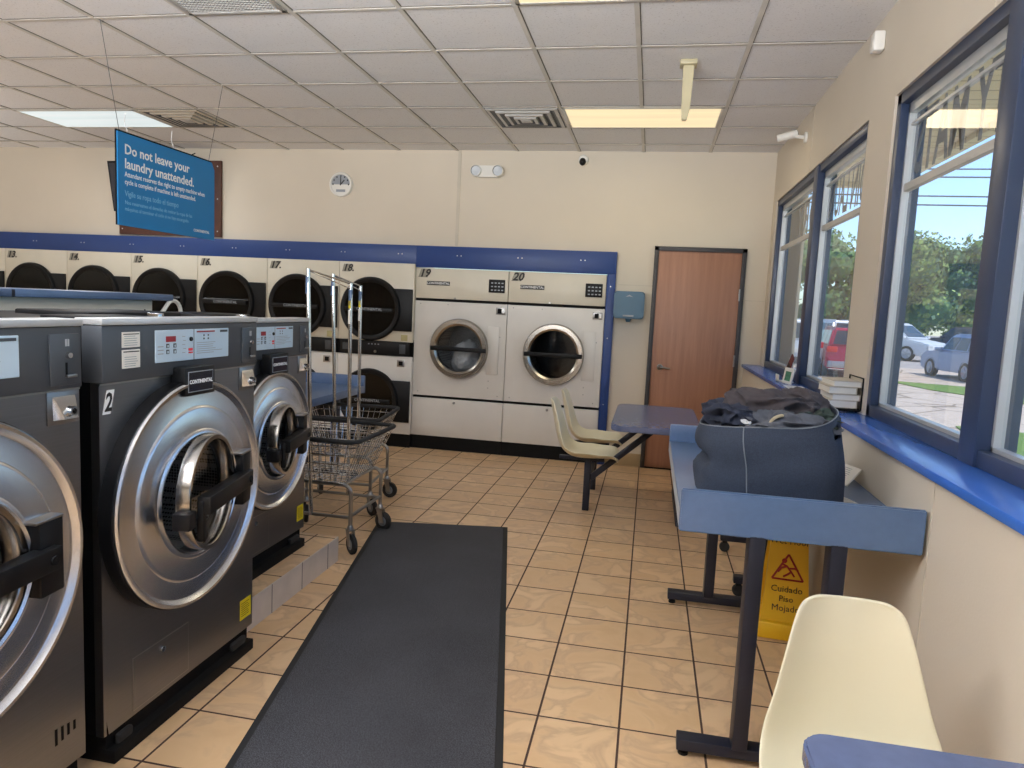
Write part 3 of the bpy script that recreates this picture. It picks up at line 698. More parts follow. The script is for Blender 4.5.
garment('shirt', 'dark green shirt tucked at the right rim of the bag', (bx_ + .13, by_ - .01, bz_ + .29), (.075, .1, .045), 'cloth_green', 5.3, .6, .6)
garment('shirt', 'navy shirt filling the bag under the other clothes', (bx_ - .03, by_ + .0, bz_ + .22), (.2, .15, .06), 'cloth_navy', 8.3, 0, .3)
garment('sock', 'white sock poking out at the left front of the bag', (bx_ - .125, by_ - .125, bz_ + .283), (.028, .022, .014), 'cloth_white', 2.2, -.35, .3)
m = MB(); pts = [(bx_ + .01 + .05 * cos(t), by_ - .14 + .02 * cos(t), bz_ + .29 + .03 * sin(t)) for t in [pi * i / 12 for i in range(13)]]; m.tube(pts, .006, 'cloth_tan', 6); o = m.build('drawstring'); tag(o, 'tan drawstring looped over the front rim of the bag', 'cord')

def sheet(name, label, pts, th, mat, cat, lines=True):
    r = thing(name, label, cat, pts[0]); P = [Vector(p) - Vector(pts[0]) for p in pts]; nrm = (P[1] - P[0]).cross(P[3] - P[0]).normalized()
    m = MB(); m.add([p for p in P] + [p + nrm * th for p in P], [(0, 3, 2, 1), (4, 5, 6, 7), (0, 1, 5, 4), (1, 2, 6, 5), (2, 3, 7, 6), (3, 0, 4, 7)], mat); m.build('sheet', r, 0)
    if lines:
        m = MB(); u, v = P[1] - P[0], P[3] - P[0]
        for q in range(8):
            a = .12 + .1 * q; m.add([P[0] + u * .1 + v * a + nrm * (th + .0004), P[0] + u * (.8 + .1 * random.random()) + v * a + nrm * (th + .0004), P[0] + u * .85 + v * (a + .03) + nrm * (th + .0004), P[0] + u * .1 + v * (a + .03) + nrm * (th + .0004)], [(0, 1, 2, 3)], 'text_grey')
        m.build('printed_lines', r, 0)
    return r
sheet('framed_notice', 'small framed notice leaning on the wall behind the felt bag', [(.71, 3.245, .864), (.816, 2.986, .864), (.886, 3.055, .92), (.78, 3.314, .92)], .006, 'paper', 'notice')
sheet('paper_sheet', 'white paper lying flat beside the right side of the felt bag', [(.69, 2.62, .862), (.80, 2.68, .862), (.74, 2.86, .862), (.66, 2.8, .862)], .001, 'paper', 'paper')
sheet('magazine', 'dark magazine lying flat on the folding table near the wall', [(.735, 2.5, .862), (.865, 2.5, .862), (.865, 2.72, .862), (.745, 2.7, .862)], .004, 'laminate_dark', 'magazine', False)

# ------------------------------------------------------------------ chair shells / table sets
def shell_mesh(name, parent, loc, rz):
    path = [(.40, .405, .17), (.385, .422, .19), (.34, .430, .205), (.26, .425, .215), (.17, .417, .218), (.09, .418, .216), (.03, .436, .212), (-.02, .476, .206), (-.05, .53, .196), (-.072, .60, .18), (-.09, .67, .163), (-.105, .735, .147), (-.116, .785, .134), (-.123, .818, .122), (-.127, .833, .106), (-.128, .840, .08)]
    nx = 12; vs = []; fs = []
    for i, (y, z, hw) in enumerate(path):
        up = min(1, max(0, (i - 4) / 5))
        for j in range(nx + 1):
            s = -1 + 2 * j / nx; e = abs(s) ** 2.6
            dz = (1 - up) * .045 * e * (1 if i > 0 else .3); dy = up * .05 * e * (1 - .6 * max(0, i - 10) / 5)
            if 4 <= i <= 8: dz += .02 * e
            vs.append((s * hw, y + dy, z + dz))
    for i in range(len(path) - 1):
        for j in range(nx): a = i * (nx + 1) + j; fs.append((a, a + 1, a + nx + 2, a + nx + 1))
    m = MB(); m.M = Matrix.Translation(loc) @ Matrix.Rotation(rz, 4, 'Z'); m.add(vs, fs, 'shell'); o = m.build(name, parent, 0)
    o.data.shade_smooth()
    so = o.modifiers.new('s', 'SOLIDIFY'); so.thickness = .011; so.offset = 0
    su = o.modifiers.new('u', 'SUBSURF'); su.levels = 2; su.render_levels = 2
    return o
r = thing('lunch_table', 'grey-blue table with two attached white shell seats beside the back door', 'table', (.09, 5.45, 0))
m = MB(); m.prism(rrect(-.31, -.62, .31, .60, .09), .70, .74, 'laminate_dark', 'z', .006); m.build('tabletop', r)
for y in (-.15, .5):
    shell_mesh('seat_shell', r, (-.655, y, 0), -pi / 2)
    m = MB(); m.box((-.505, y - .025, 0), (-.455, y + .025, .40), 'navy_steel', .003); m.build('leg', r)
    m = MB(); m.box((-.70, y - .02, .385), (-.36, y + .02, .41), 'navy_steel', .003); m.build('seat_bracket', r)
    m = MB(); m.M = Matrix.Translation((-.46, y, .25)) @ Matrix.Rotation(-math.atan2(.45, .5), 4, 'Y'); m.box((0, -.02, -.022), (.64, .02, .022), 'navy_steel', .003); m.build('brace', r)
    m = MB(); m.box((.19, y - .03, .04), (.24, y + .03, .70), 'navy_steel', .003); m.build('leg', r)
m = MB(); m.box((.185, -.35, 0), (.245, .62, .045), 'navy_steel', .003); m.build('foot', r)
m = MB(); m.box((-.49, -.15, .2), (-.465, .5, .24), 'navy_steel', .003); m.build('cross_rail', r)

r = thing('lunch_table', 'grey-blue table with an attached cream shell seat at the bottom right corner', 'table', (.605, .9, 0))
m = MB(); m.prism(rrect(-.275, -.8, .275, .465, .05), .70, .74, 'laminate_dark', 'z', .006); m.build('tabletop', r)
shell_mesh('seat_shell', r, (-.075, .80, 0), pi)
m = MB(); m.box((-.055, .66, 0), (-.005, .71, .40), 'navy_steel', .003); m.build('leg', r)
m = MB(); m.box((-.05, .5, .385), (-.01, .85, .41), 'navy_steel', .003); m.build('seat_bracket', r)
m = MB(); m.M = Matrix.Translation((-.03, .67, .25)) @ Matrix.Rotation(pi + math.atan2(.45, .5), 4, 'X'); m.box((-.02, 0, -.022), (.02, .64, .022), 'navy_steel', .003); m.build('brace', r)
for y in (-.5, .1):
    m = MB(); m.box((-.03, y - .03, .04), (.03, y + .03, .70), 'navy_steel', .003); m.build('leg', r)
m = MB(); m.box((-.03, -.65, 0), (.03, .25, .045), 'navy_steel', .003); m.build('foot', r)

r = thing('rolling_stand', 'low navy wheeled stand beyond the folding table by the windows', 'stand', (.70, 4.29, 0))
for y in (-.37, .37):
    m = MB(); m.box((-.16, y - .025, .075), (.16, y + .025, .115), 'navy_steel', .003); ft = m.build('foot', r)
    m = MB(); m.box((.01, y - .025, .11), (.06, y + .025, .66), 'navy_steel', .003); m.build('leg', r)
    for x in (-.13, .13):
        m = MB(); m.box((x - .014, y - .014, .05), (x + .014, y + .014, .076), 'black_matte'); m.lathe([(-.016, .001), (-.016, .026), (-.01, .032), (.01, .032), (.016, .026), (.016, .001)], 'rubber', 'y', (x, y, .0325), 20); m.build('caster', ft)
m = MB(); m.box((-.14, -.42, .66), (.17, .42, .69), 'laminate', .004); m.build('shelf', r)

# ------------------------------------------------------------------ wire laundry carts
def cart():
    r = thing('laundry_cart', 'chrome wire laundry cart with hanging poles, the nearer of the two', 'laundry cart', (-1.94, 4.11, 0), 0, 'chrome wire laundry carts')
    bx0, by0, rx, ry, zb, zr = .215, .245, .33, .33, .42, .69
    def ring(t):  # t 0 bottom..1 rim
        a = bx0 + (rx - bx0) * t; b = by0 + (ry - by0) * t; return rrect(-a, -b, a, b, .03 + .03 * t, 4)
    m = MB()
    for t in (0, .22, .44, .66, .85): z = zb + (zr - zb) * t; m.tube([(x, y, z) for x, y in ring(t)], .003, 'chrome', 5, True)
    b0, b1 = ring(0), ring(1)
    for i in range(4):
        # vertical wires, evenly spread over each side
        c0 = [(-bx0, -by0), (bx0, -by0), (bx0, by0), (-bx0, by0)]; c1 = [(-rx, -ry), (rx, -ry), (rx, ry), (-rx, ry)]
        A0, A1, B0, B1 = Vector(c0[i]), Vector(c0[(i + 1) % 4]), Vector(c1[i]), Vector(c1[(i + 1) % 4])
        for k in range(13):
            f = (k + .5) / 13; p = A0.lerp(A1, f); q = B0.lerp(B1, .04 + .92 * f); m.tube([(p.x, p.y, zb), (q.x, q.y, zr)], .002, 'chrome', 4)
    for k in range(13):
        x = -bx0 + 2 * bx0 * (k + .5) / 13; m.tube([(x, -by0, zb), (x, by0, zb)], .002, 'chrome', 4)
    for k in range(9):
        y = -by0 + 2 * by0 * (k + .5) / 9; m.tube([(-bx0, y, zb - .003), (bx0, y, zb - .003)], .002, 'chrome', 4)
    bk = m.build('basket', r)
    m = MB(); m.tube([(x, y, zr) for x, y in ring(1)], .014, 'rubber', 10, True); m.build('rim_bumper', bk, label='black rubber bumper around the basket rim')
    lx, ly = .265, .24
    m = MB()
    for s in (-1, 1):
        m.tube([(s * lx * .8, -ly, zb - .008)] + [(s * (lx - .05), -ly, zb - .008)] + arc((s * (lx - .05), -ly, zb - .058), .05, pi / 2, pi / 2 - s * pi / 2, 6) + [(s * lx, -ly, .165)], .012, 'zinc', 10)
        m.tube([(s * lx * .8, ly, zb - .008)] + [(s * (lx - .05), ly, zb - .008)] + arc((s * (lx - .05), ly, zb - .058), .05, pi / 2, pi / 2 - s * pi / 2, 6) + [(s * lx, ly, .165)], .012, 'zinc', 10)
        m.tube([(s * lx * .8, -ly, zb - .01), (s * lx * .8, ly, zb - .01)], .01, 'zinc', 8); m.tube([(s * lx, -ly, .225), (s * lx, ly, .225)], .01, 'zinc', 8); m.tube([(-lx, s * ly, .215), (lx, s * ly, .215)], .01, 'zinc', 8); m.tube([(-lx * .8, s * ly, zb - .01), (lx * .8, s * ly, zb - .01)], .01, 'zinc', 8)
    m.build('frame', r)
    for i, (sx, sy) in enumerate(((-1, -1), (1, -1), (1, 1), (-1, 1))):
        Tm = Matrix.Translation((sx * lx, sy * ly, 0)) @ Matrix.Rotation(radians((62, 48, 75, 30)[i]), 4, 'Z')
        m = MB(); m.M = Tm; dy = -.028; x = y = 0
        m.lathe([(.17, .014), (.155, .02), (.145, .022)], 'zinc', 'z', (0, 0, 0), 14)
        for q in (-.018, .018): m.prism([(-.022, .146), (.022, .146), (dy + .016, .05), (dy - .016, .05)], q - .002, q + .002, 'zinc', 'x')
        m.box((-.02, -.023, .138), (.02, .023, .147), 'zinc'); cs = m.build('caster', r)
        w = MB(); w.M = Tm; w.lathe([(-.014, .02), (-.014, .052), (-.009, .06), (.009, .06), (.014, .052), (.014, .02)], 'rubber', 'x', (0, dy, .061), 28); w.lathe([(-.0165, .001), (-.0165, .02), (-.012, .042), (.012, .042), (.0165, .02), (.0165, .001)], 'grey_rubber', 'x', (0, dy, .061), 24); w.build('wheel', cs)
    zp = (1.675, 1.615)
    for s, zt in ((-1, zp[0]), (1, zp[1])):
        m = MB(); xb, xt = (.012, -.034) if s < 0 else (.035, .022); m.tube([(xb, s * ly, .21), (xb * .6 + xt * .4, s * ly, .8), (xt, s * ly, zt)], .0125, 'chrome', 12)
        m.lathe([(1.35, .0132), (1.45, .0132)], 'sign_blue' if 0 else 'laminate', 'z', (xt, s * ly, .12 if s > 0 else .18), 12)
        if s > 0: m.lathe([(1.33, .0132), (1.38, .0132)], 'yellow_sticker', 'z', (xt, s * ly, .12), 12); m.lathe([(1.23, .0132), (1.32, .0132)], 'paper', 'z', (xt, s * ly, .12), 12)
        m.build('pole', r)
    m = MB(); m.tube([(-.034, -ly, zp[0] - .005), (.022, ly, zp[1] - .005)], .006, 'chrome', 8); m.tube([(-.034, -ly, zp[0] - .03), (-.033, -ly + .02, zp[0] - .012), (.02, ly - .02, zp[1] - .035), (.022, ly, zp[1] - .055)], .004, 'chrome', 6); m.build('hanging_rail', r)
    return r
c1 = cart(); c2 = copy_tree(c1); c2.location = (-2.15, 4.83, 0); c2.rotation_euler = (0, 0, radians(7)); c2['label'] = 'chrome wire laundry cart with hanging poles, behind the nearer one'

# ------------------------------------------------------------------ wet floor sign
r = thing('wet_floor_sign', 'yellow folding caution wet floor sign under the folding table', 'caution sign', (.73, 3.55, 0), radians(-4))
def signpanel(s):
    m = MB(); zb, zt = .02, .66; yb, yt = s * .13, s * .02; wb, wt = .112, .072
    for k in (0,):
        vs = []
        for z, y, w in ((zb, yb, wb), (zt, yt, wt)):
            for dy in (0, -s * .018): vs += [(-w, y + dy, z), (w, y + dy, z)]
        m.add(vs, [(0, 1, 5, 4), (2, 6, 7, 3), (0, 4, 6, 2), (1, 3, 7, 5), (4, 5, 7, 6), (0, 2, 3, 1)], 'yellow_plastic')
    m.box((-.125, yb + s * .015, 0), (.125, yb - s * .06, .085), 'yellow_plastic', .015)
    return m
f = signpanel(-1).build('front_panel', r); signpanel(1).build('back_panel', r)
m = MB(); m.box((-.05, -.028, .65), (.05, .028, .69), 'yellow_plastic', .01); m.build('hinge_handle', r)
m = MB(); nv = Vector((0, .11, .64)).normalized()
def onp(x, z): return (x, -.13 + .11 * (z - .02) / .64 - .0012, z)
U = (1, 0, 0)
for t, z, sz in (('CAUTION', .50, .046), ('Wet Floor', .448, .042), ('Cuidado', .224, .042), ('Piso', .18, .04), ('Mojado', .136, .042)):
    m.text(t, onp(0, z), U, nv, sz, 'text_black', 'CENTER', 0)
m.build('lettering', f, 0)
m = MB()
tri = [(-.07, .283), (.07, .283), (0, .40)]; DZ = -.04
for i in range(3): m.tube([onp(*tri[i]), onp(*tri[(i + 1) % 3])], .0045, 'sign_red', 6)
for seg_ in ([(-.03, .395), (-.005, .385), (.015, .36), (.03, .34)], [(-.005, .385), (-.03, .375), (-.045, .355)], [(0, .375), (.03, .378), (.045, .37)], [(.015, .36), (-.005, .345), (-.02, .335)]): m.tube([onp(p[0], p[1] + DZ) for p in seg_], .0045, 'sign_red', 6)
p = onp(-.018, .37); m.lathe([(-.002, .012), (.0, .001)], 'sign_red', 'y', p, 12); m.build('pictogram', f)

# ------------------------------------------------------------------ ceiling fixtures
def ceiling_light(x0, y0, w, dpt, mat, label):
    r = thing('ceiling_light', label, 'ceiling light', (x0 + w / 2, y0 + dpt / 2, HC), 0, 'recessed ceiling light panels')
    m = MB(); a, b = w / 2, dpt / 2; t = .025
    for p, q in (((-a, -b, -.012), (a, -b + t, -.0075)), ((-a, b - t, -.012), (a, b, -.0075)), ((-a, -b, -.012), (-a + t, b, -.0075)), ((a - t, -b, -.012), (a, b, -.0075))): m.box(p, q, 'ceiling_bar', .002)
    m.build('frame', r)
    m = MB(); m.box((-a + t, -b + t, -.010), (a - t, b - t, -.0075), mat); m.build('diffuser', r, 0)
def G(i, j): return gx[0] + .6096 * i, 3.686 + .6067 * j
gX = lambda k: -.172 + .6096 * k
ceiling_light(gX(-1) + .01, G(0, 3)[1] + .01, 1.199, .587, 'lamp_warm', 'warm glowing ceiling light panel near the back wall, in front of the door')
ceiling_light(gX(-9) + .01, G(0, 3)[1] + .01, 1.199, .587, 'lamp_cool', 'white glowing ceiling light panel at the far left, above the dryers')
ceiling_light(gX(-1) + .01, G(0, -1)[1] + .01, 1.199, .587, 'lamp_warm', 'ceiling light panel cut by the top edge of the photo')
for x, y in ((gX(-5), G(0, -5)[1]), (gX(-1), G(0, -5)[1]), (gX(-11), G(0, -3)[1]), (gX(-1), G(0, -9)[1]), (gX(-7), G(0, -9)[1])):
    ceiling_light(x + .01, y + .01, 1.199, .587, 'fill_panel', 'unseen fill light panel added to the ceiling outside the view')  # unseen glowing panels added to fill the room with light

def diffuser_vent(i, j, label, dark):
    x, y = gX(i) + .305, G(0, j)[1] + .303
    r = thing('ceiling_vent', label, 'ceiling vent', (x, y, HC), 0, 'square louvred ceiling vents'); a = .285
    m = MB(); m.box((-a, -a, -.008), (a, a, -.0072), 'vent_dark'); m.build('backing', r)
    for q, s in enumerate((.28, .215, .15, .09)):
        m = MB(); mt = 'vent_metal' if not dark else 'wall_trim'; w = .026; zz = -.0085 - .006 * q; s1 = s - w; s2 = s1 - .02
        def sq(a, z): return [(-a, -a, z), (a, -a, z), (a, a, z), (-a, a, z)]
        F = [(k, (k + 1) % 4, 4 + (k + 1) % 4, 4 + k) for k in range(4)]
        m.add(sq(s, zz - .004) + sq(s1, zz - .008), F, mt); m.add(sq(s, zz - .004) + sq(s, -.008), F, mt); m.add(sq(s1, zz - .008) + sq(s2, -.0085), F, 'panel_grey'); m.build('louvre', r, 0)
    m = MB(); m.box((-.045, -.045, -.034), (.045, .045, -.01), 'vent_metal', .004); m.build('centre_plate', r)
diffuser_vent(-2, 3, 'square louvred vent beside the warm light near the back wall', False)
diffuser_vent(-7, 3, 'dark louvred vent beside the white light at the left', True)
r = thing('return_grille', 'flat perforated return air grille at the top edge of the ceiling', 'ceiling vent', (gX(-4) + .305, G(0, -1)[1] + .303, HC))
m = MB(); a = .29
for p, q in (((-a, -a, -.014), (a, -a + .03, -.0075)), ((-a, a - .03, -.014), (a, a, -.0075)), ((-a, -a, -.014), (-a + .03, a, -.0075)), ((a - .03, -a, -.014), (a, a, -.0075))): m.box(p, q, 'vent_metal', .002)
m.build('frame', r)
m = MB(); m.box((-a + .03, -a + .03, -.009), (a - .03, a - .03, -.0075), 'vent_dark')
for k in range(26): y = -a + .035 + k * .021; m.box((-a + .03, y, -.0125), (a - .03, y + .006, -.009), 'vent_metal')
for k in range(26): x = -a + .035 + k * .021; m.box((x, -a + .03, -.0122), (x + .006, a - .03, -.009), 'vent_metal')
m.build('mesh_screen', r, 0)

r = thing('ceiling_antenna', 'beige tapered antenna bar hanging from a ceiling tile near the door', 'antenna', (.125, 4.56, HC))
m = MB(); m.box((-.055, -.05, -.03), (.045, .05, -.0005), 'antenna', .006); m.build('mounting_plate', r)
m = MB(); m.prism([(-.035, -.03), (.03, -.03), (.022, -.27), (.006, -.345), (-.022, -.345), (-.03, -.27)], -.022, .022, 'antenna', 'y', .004); m.build('bar', r)

# hanging notice
r = thing('hanging_sign', 'blue hanging sign asking not to leave laundry unattended', 'sign', (-3.19, 4.3, 1.89))
hw = .48; hh = .55
m = MB(); m.prism([(-hw, 0), (hw, 0), (hw, hh - .05), (hw - .03, hh), (-hw, hh)], -.004, .004, 'sign_blue', 'x'); m.box((-.016, -hw, 0), (-.005, hw - .03, hh + .012), 'black_matte'); bd = m.build('board', r, 0)
m = MB(); X = .0045
def wr(t, y, z, s, mat, b=0, sx=1): m.text(t, (X, -hw + y, z), (0, 1, 0), (0, 0, 1), s, mat, 'LEFT', b, sx)
wr('Do not leave your', .055, .43, .083, 'text_white', .0016); wr('laundry unattended.', .055, .345, .083, 'text_white', .0016)
wr('Attendant reserves the right to empty machine when', .055, .295, .043, 'text_white', .0004, .85); wr('cycle is complete if machine is left unattended.', .055, .25, .043, 'text_white', .0004, .85)
wr('Vigile su ropa todo el tiempo', .055, .178, .05, 'text_pale_blue', 0, .85); wr('Nos reservamos el derecho de retirar la ropa de las', .055, .13, .034, 'text_pale_blue', 0, .9); wr('máquinas al terminar el ciclo si no hay encargado.', .055, .092, .034, 'text_pale_blue', 0, .9)
m.text('CONTINENTAL', (X, hw - .06, .04), (0, 1, 0), (0, 0, 1), .026, 'text_white', 'RIGHT', .0006); m.build('lettering', bd, 0)
for y, yt in ((-hw + .03, -.6), (hw - .05, .585)):
    m = MB(); m.tube([(-.01, y, hh + .005), (0, yt, HC - 1.89 - .008)], .002, 'vent_dark', 5); m.build('hanging_wire', r)
for y in (-.37, .06):
    m = MB(); m.tube([(-.012, y, hh), (-.03, y - .01, hh + .07), (-.01, y - .03, hh + .12)], .0022, 'text_white', 5); m.build('loose_tie', r)

# wall devices
r = thing('wall_clock', 'round white wall clock with grey upper dial high on the back wall', 'clock', (-3.22, YB, 2.675))
m = MB(); m.lathe([(0, .125), (-.03, .125), (-.04, .118), (-.04, .105), (-.028, .102)], 'white_plastic', 'y', (0, 0, 0), 40); m.build('case', r)
m = MB(); m.disc((0, -.027, 0), .104, 'white_plastic', 'y', 40)
up = [(.1 * cos(t), .1 * sin(t)) for t in [pi * i / 24 for i in range(25)]]; m.prism(up, -.0285, -.027, 'text_grey', 'y')
for h_ in range(12):
    t = h_ * pi / 6
    if 3 < h_ < 9: continue
    m.box((.085 * sin(t) - .006, -.03, .085 * cos(t) - .008), (.085 * sin(t) + .006, -.0285, .085 * cos(t) + .008), 'text_black')
m.box((-.05, -.0285, -.075), (.05, -.0275, -.05), 'text_grey'); m.build('dial', r, 0)
m = MB(); m.box((-.004, -.034, -.01), (.004, -.031, .08), 'text_black'); m.build('minute_hand', r, 0)
m = MB(); m.M = Matrix.Rotation(radians(42), 4, 'Y'); m.box((-.005, -.032, -.01), (.005, -.03, .06), 'text_black'); m.build('hour_hand', r, 0)

r = thing('emergency_light', 'white twin-headed emergency light on the back wall', 'emergency light', (-1.665, YB, 2.82))
m = MB(); m.prism(rrect(-.15, -.055, .15, .055, .05), -.07, 0, 'white_plastic', 'y', .008); m.build('housing', r)
for x in (-.115, .105):
    m = MB(); m.lathe([(-.04, .052), (-.1, .055), (-.105, .048), (-.09, .044), (-.085, .001)], ['white_plastic', 'white_plastic', 'zinc', 'lamp_clear'], 'y', (x, 0, 0), 24); m.build('lamp_head', r)

r = thing('dome_camera', 'small white and black dome camera at the top of the back wall', 'security camera', (-.735, YB, 2.925))
m = MB(); m.lathe([(0, .05), (-.03, .048), (-.045, .035), (-.045, .001)], 'white_plastic', 'y', (0, 0, .02), 20); m.build('mount', r)
m = MB(); blob(m, (-.005, -.055, -.005), (.032, .032, .036), 'black_plastic', 0, 0, 1, 3); m.build('lens', r, 60)

r = thing('paper_towel_dispenser', 'translucent blue paper towel dispenser on the wall left of the door', 'dispenser', (-.21, YB, 1.45))
m = MB(); m.prism(rrect(-.143, 0, .143, .258, .03), -.2, 0, 'dispenser_blue', 'y', .012); m.build('cover', r)
m = MB(); m.box((-.05, -.206, .02), (.05, -.198, .035), 'text_grey', .002); m.prism([(-.035, .205), (0, .225), (.035, .205), (0, .212)], -.203, -.199, 'text_grey', 'y'); m.lathe([(-.03, .02), (-.005, .03), (0, .03)], 'dispenser_blue', 'z', (0, -.12, 0), 16); m.build('outlet', r)

r = thing('notice_board', 'brown framed board on the back wall behind the hanging sign', 'board', (-5.2, YB - .003, 2.1))
m = MB(); m.box((-.62, -.03, 0), (.62, 0, .8), 'brown_board', .004)
for x in (-.58, .58):
    for z in (.06, .4, .74): m.disc((x, -.031, z), .008, 'bead', 'y', 8)
m.build('panel', r)
r = thing('television', 'dark wall television tilted forward on the brown board', 'television', (-5.2, 6.86, 2.33))
m = MB(); m.M = Matrix.Rotation(radians(10), 4, 'X'); m.box((-.56, -.025, 0), (.5, .025, .52), 'black_plastic', .006); m.build('housing', r)
m = MB(); m.M = Matrix.Rotation(radians(10), 4, 'X'); m.box((-.54, -.027, .02), (.48, -.024, .5), 'screen'); m.build('screen', r)
m = MB(); m.box((-.1, 0, .2), (.1, .125, .4), 'black_matte'); m.tube([(.3, -.07, .53), (.38, -.09, .56), (.46, -.08, .6)], .006, 'black_matte', 5); m.tube([(.42, -.09, .57), (.36, -.09, .6)], .006, 'black_matte', 5); m.build('bracket', r)

r = thing('motion_sensor', 'small white motion sensor high on the window wall near the top edge', 'sensor', (XR, 3.95, 2.905))
m = MB(); m.box((-.055, -.035, -.05), (-.001, .035, .045), 'white_plastic', .01); m.build('housing', r)
m = MB(); m.box((-.058, -.025, -.035), (-.052, .025, .0), 'off_white', .003); m.build('lens', r)
r = thing('bullet_camera', 'white bullet security camera bracketed near the far ceiling corner', 'security camera', (XR, 5.72, 2.86))
m = MB(); m.lathe([(0, .04), (-.015, .04), (-.02, .02)], 'white_plastic', 'x', (0, 0, 0), 16); m.tube([(-.015, 0, 0), (-.06, .02, .01), (-.12, .04, .03)], .014, 'white_plastic', 8); m.build('bracket', r)
m = MB(); m.M = Matrix.Translation((-.13, .05, .02)) @ Matrix.Rotation(radians(-100), 4, 'Z') @ Matrix.Rotation(radians(14), 4, 'X') @ Matrix.Rotation(pi, 4, 'Z'); m.lathe([(-.075, .001), (-.075, .028), (.07, .028), (.07, .024)], 'white_plastic', 'y', (0, 0, 0), 18); m.build('housing', r)
m = MB(); m.M = Matrix.Translation((-.13, .05, .02)) @ Matrix.Rotation(radians(-100), 4, 'Z') @ Matrix.Rotation(radians(14), 4, 'X') @ Matrix.Rotation(pi, 4, 'Z'); m.lathe([(-.074, .025), (-.078, .025), (-.078, .001)], 'black_plastic', 'y', (0, 0, 0), 18); m.build('lens', r)
r = thing('pull_box', 'small dark hook under the camera near the far ceiling corner', 'hook', (XR, 5.4, 2.83)) if 0 else None

# ------------------------------------------------------------------ things on the ledge
ly_ = 3.82
for i, (h_, dx, lab) in enumerate(((.036, 0, 'cream booklet at the bottom of the pile on the window ledge'), (.03, .008, 'cream booklet second from the bottom of the ledge pile'), (.034, -.006, 'cream booklet second from the top of the ledge pile'), (.03, .01, 'cream booklet on top of the ledge pile by the pier'))):
    z0 = ZS + .022 + sum((.036, .03, .034, .03)[:i]) + i * .001
    r = thing('booklet', lab, 'booklet', (.955 + dx, ly_, z0), radians(2 * (i % 2)), 'cream booklets piled on the window ledge')
    m = MB(); m.box((-.065, -.115, 0), (.065, .115, .003), 'book_cover'); m.box((-.065, -.115, h_ - .003), (.065, .115, h_), 'book_cover'); m.box((.06, -.115, .001), (.065, .115, h_ - .001), 'book_cover'); m.build('cover', r)
    m = MB(); m.box((-.062, -.112, .003), (.06, .112, h_ - .003), 'paper'); m.build('pages', r)
r = thing('wire_rack', 'low dark wire rack holding the cream booklets on the ledge', 'rack', (.955, ly_, ZS + .002))
m = MB(); m.tube([(x, y, .012) for x, y in rrect(-.074, -.13, .08, .13, .02)], .005, 'black_matte', 6, True)
for y in (-.09, 0, .09): m.tube([(-.07, y, .012), (.075, y, .012)], .004, 'black_matte', 6)
for x in (-.06, .065):
    for y in (-.11, .11): m.tube([(x, y, 0), (x, y, .012)], .004, 'black_matte', 6)
m.build('base', r)
m = MB(); m.tube([(.081, -.12, .012), (.081, -.12, .17), (.081, .12, .17), (.081, .12, .012)], .004, 'black_matte', 6); m.build('back_loop', r)
r = thing('leaflet_holder', 'clear white leaflet holder with a dark leaflet on the far window ledge', 'leaflet holder', (.965, 5.3, ZS + .001))
m = MB(); m.box((-.055, -.06, 0), (.05, .06, .006), 'white_plastic'); m.box((.03, -.06, 0), (.036, .06, .17), 'white_plastic'); m.box((-.055, -.06, 0), (-.05, .06, .05), 'white_plastic'); m.build('stand', r)
r2 = thing('leaflet', 'dark red and black leaflet standing tilted in the ledge holder', 'leaflet', (.965, 5.28, ZS + .008))
m = MB(); m.M = Matrix.Rotation(radians(14), 4, 'Y') @ Matrix.Rotation(radians(14), 4, 'X'); m.box((-.02, -.065, 0), (-.012, .045, .19), 'leaflet_red'); m.box((-.0215, -.06, .1), (-.02, .03, .13), 'text_black'); m.box((-.0215, -.05, .05), (-.02, .02, .06), 'text_white'); m.build('card', r2)
r2 = thing('leaflet', 'white leaflet with a green print standing in front on the ledge', 'leaflet', (.95, 5.14, ZS + .001))
m = MB(); m.M = Matrix.Rotation(radians(8), 4, 'Y') @ Matrix.Rotation(radians(25), 4, 'Z'); m.box((-.004, -.05, 0), (.004, .05, .11), 'paper'); m.box((-.005, -.03, .02), (-.004, .03, .085), 'leaflet_green'); m.build('card', r2)
sheet('paper_sheet', 'white paper lying flat on the blue ledge nearest the far mullion', [(.90, 4.75, ZS + .001), (1.02, 4.78, ZS + .001), (1.02, 5.0, ZS + .001), (.9, 4.98, ZS + .001)], .001, 'paper', 'paper')
sheet('magazine', 'pale magazine lying flat on the blue ledge just beyond the booklet pile', [(.9, 4.2, ZS + .001), (1.03, 4.2, ZS + .001), (1.03, 4.5, ZS + .001), (.9, 4.5, ZS + .001)], .003, 'display_face', 'magazine')

# ------------------------------------------------------------------ outdoors
GZ = -.15
m = MB(); m.quad((XR + .2, -25, GZ), (90, -25, GZ), (90, 140, GZ), (XR + .2, 140, GZ), 'asphalt'); m.quad((-60, 9, GZ), (XR + .2, 9, GZ), (XR + .2, 140, GZ), (-60, 140, GZ), 'asphalt'); struct(m.build('ground', smooth=0), 'sunlit pale asphalt parking lot outside', 'ground')
m = MB(); m.box((XR + .12, -12, GZ), (16, 30, GZ + .008), 'paving'); struct(m.build('sidewalk', smooth=0), 'cracked pale concrete paving outside the windows', 'pavement')
def poly_ground(name, pts, lab):
    m = MB(); m.prism([(x, y) for x, y in pts], GZ, GZ + .03, 'grass', 'z'); o = m.build(name, smooth=0); tag(o, lab, 'grass', kind='stuff')
poly_ground('grass_strip', [(6.9, 22.6), (9.0, 21.9), (14, 20), (20, 16.5), (19, 13.5), (11.4, 15.2), (8.5, 17.9), (7.3, 20.2)], 'strip of short green grass between the paving and the parked cars')
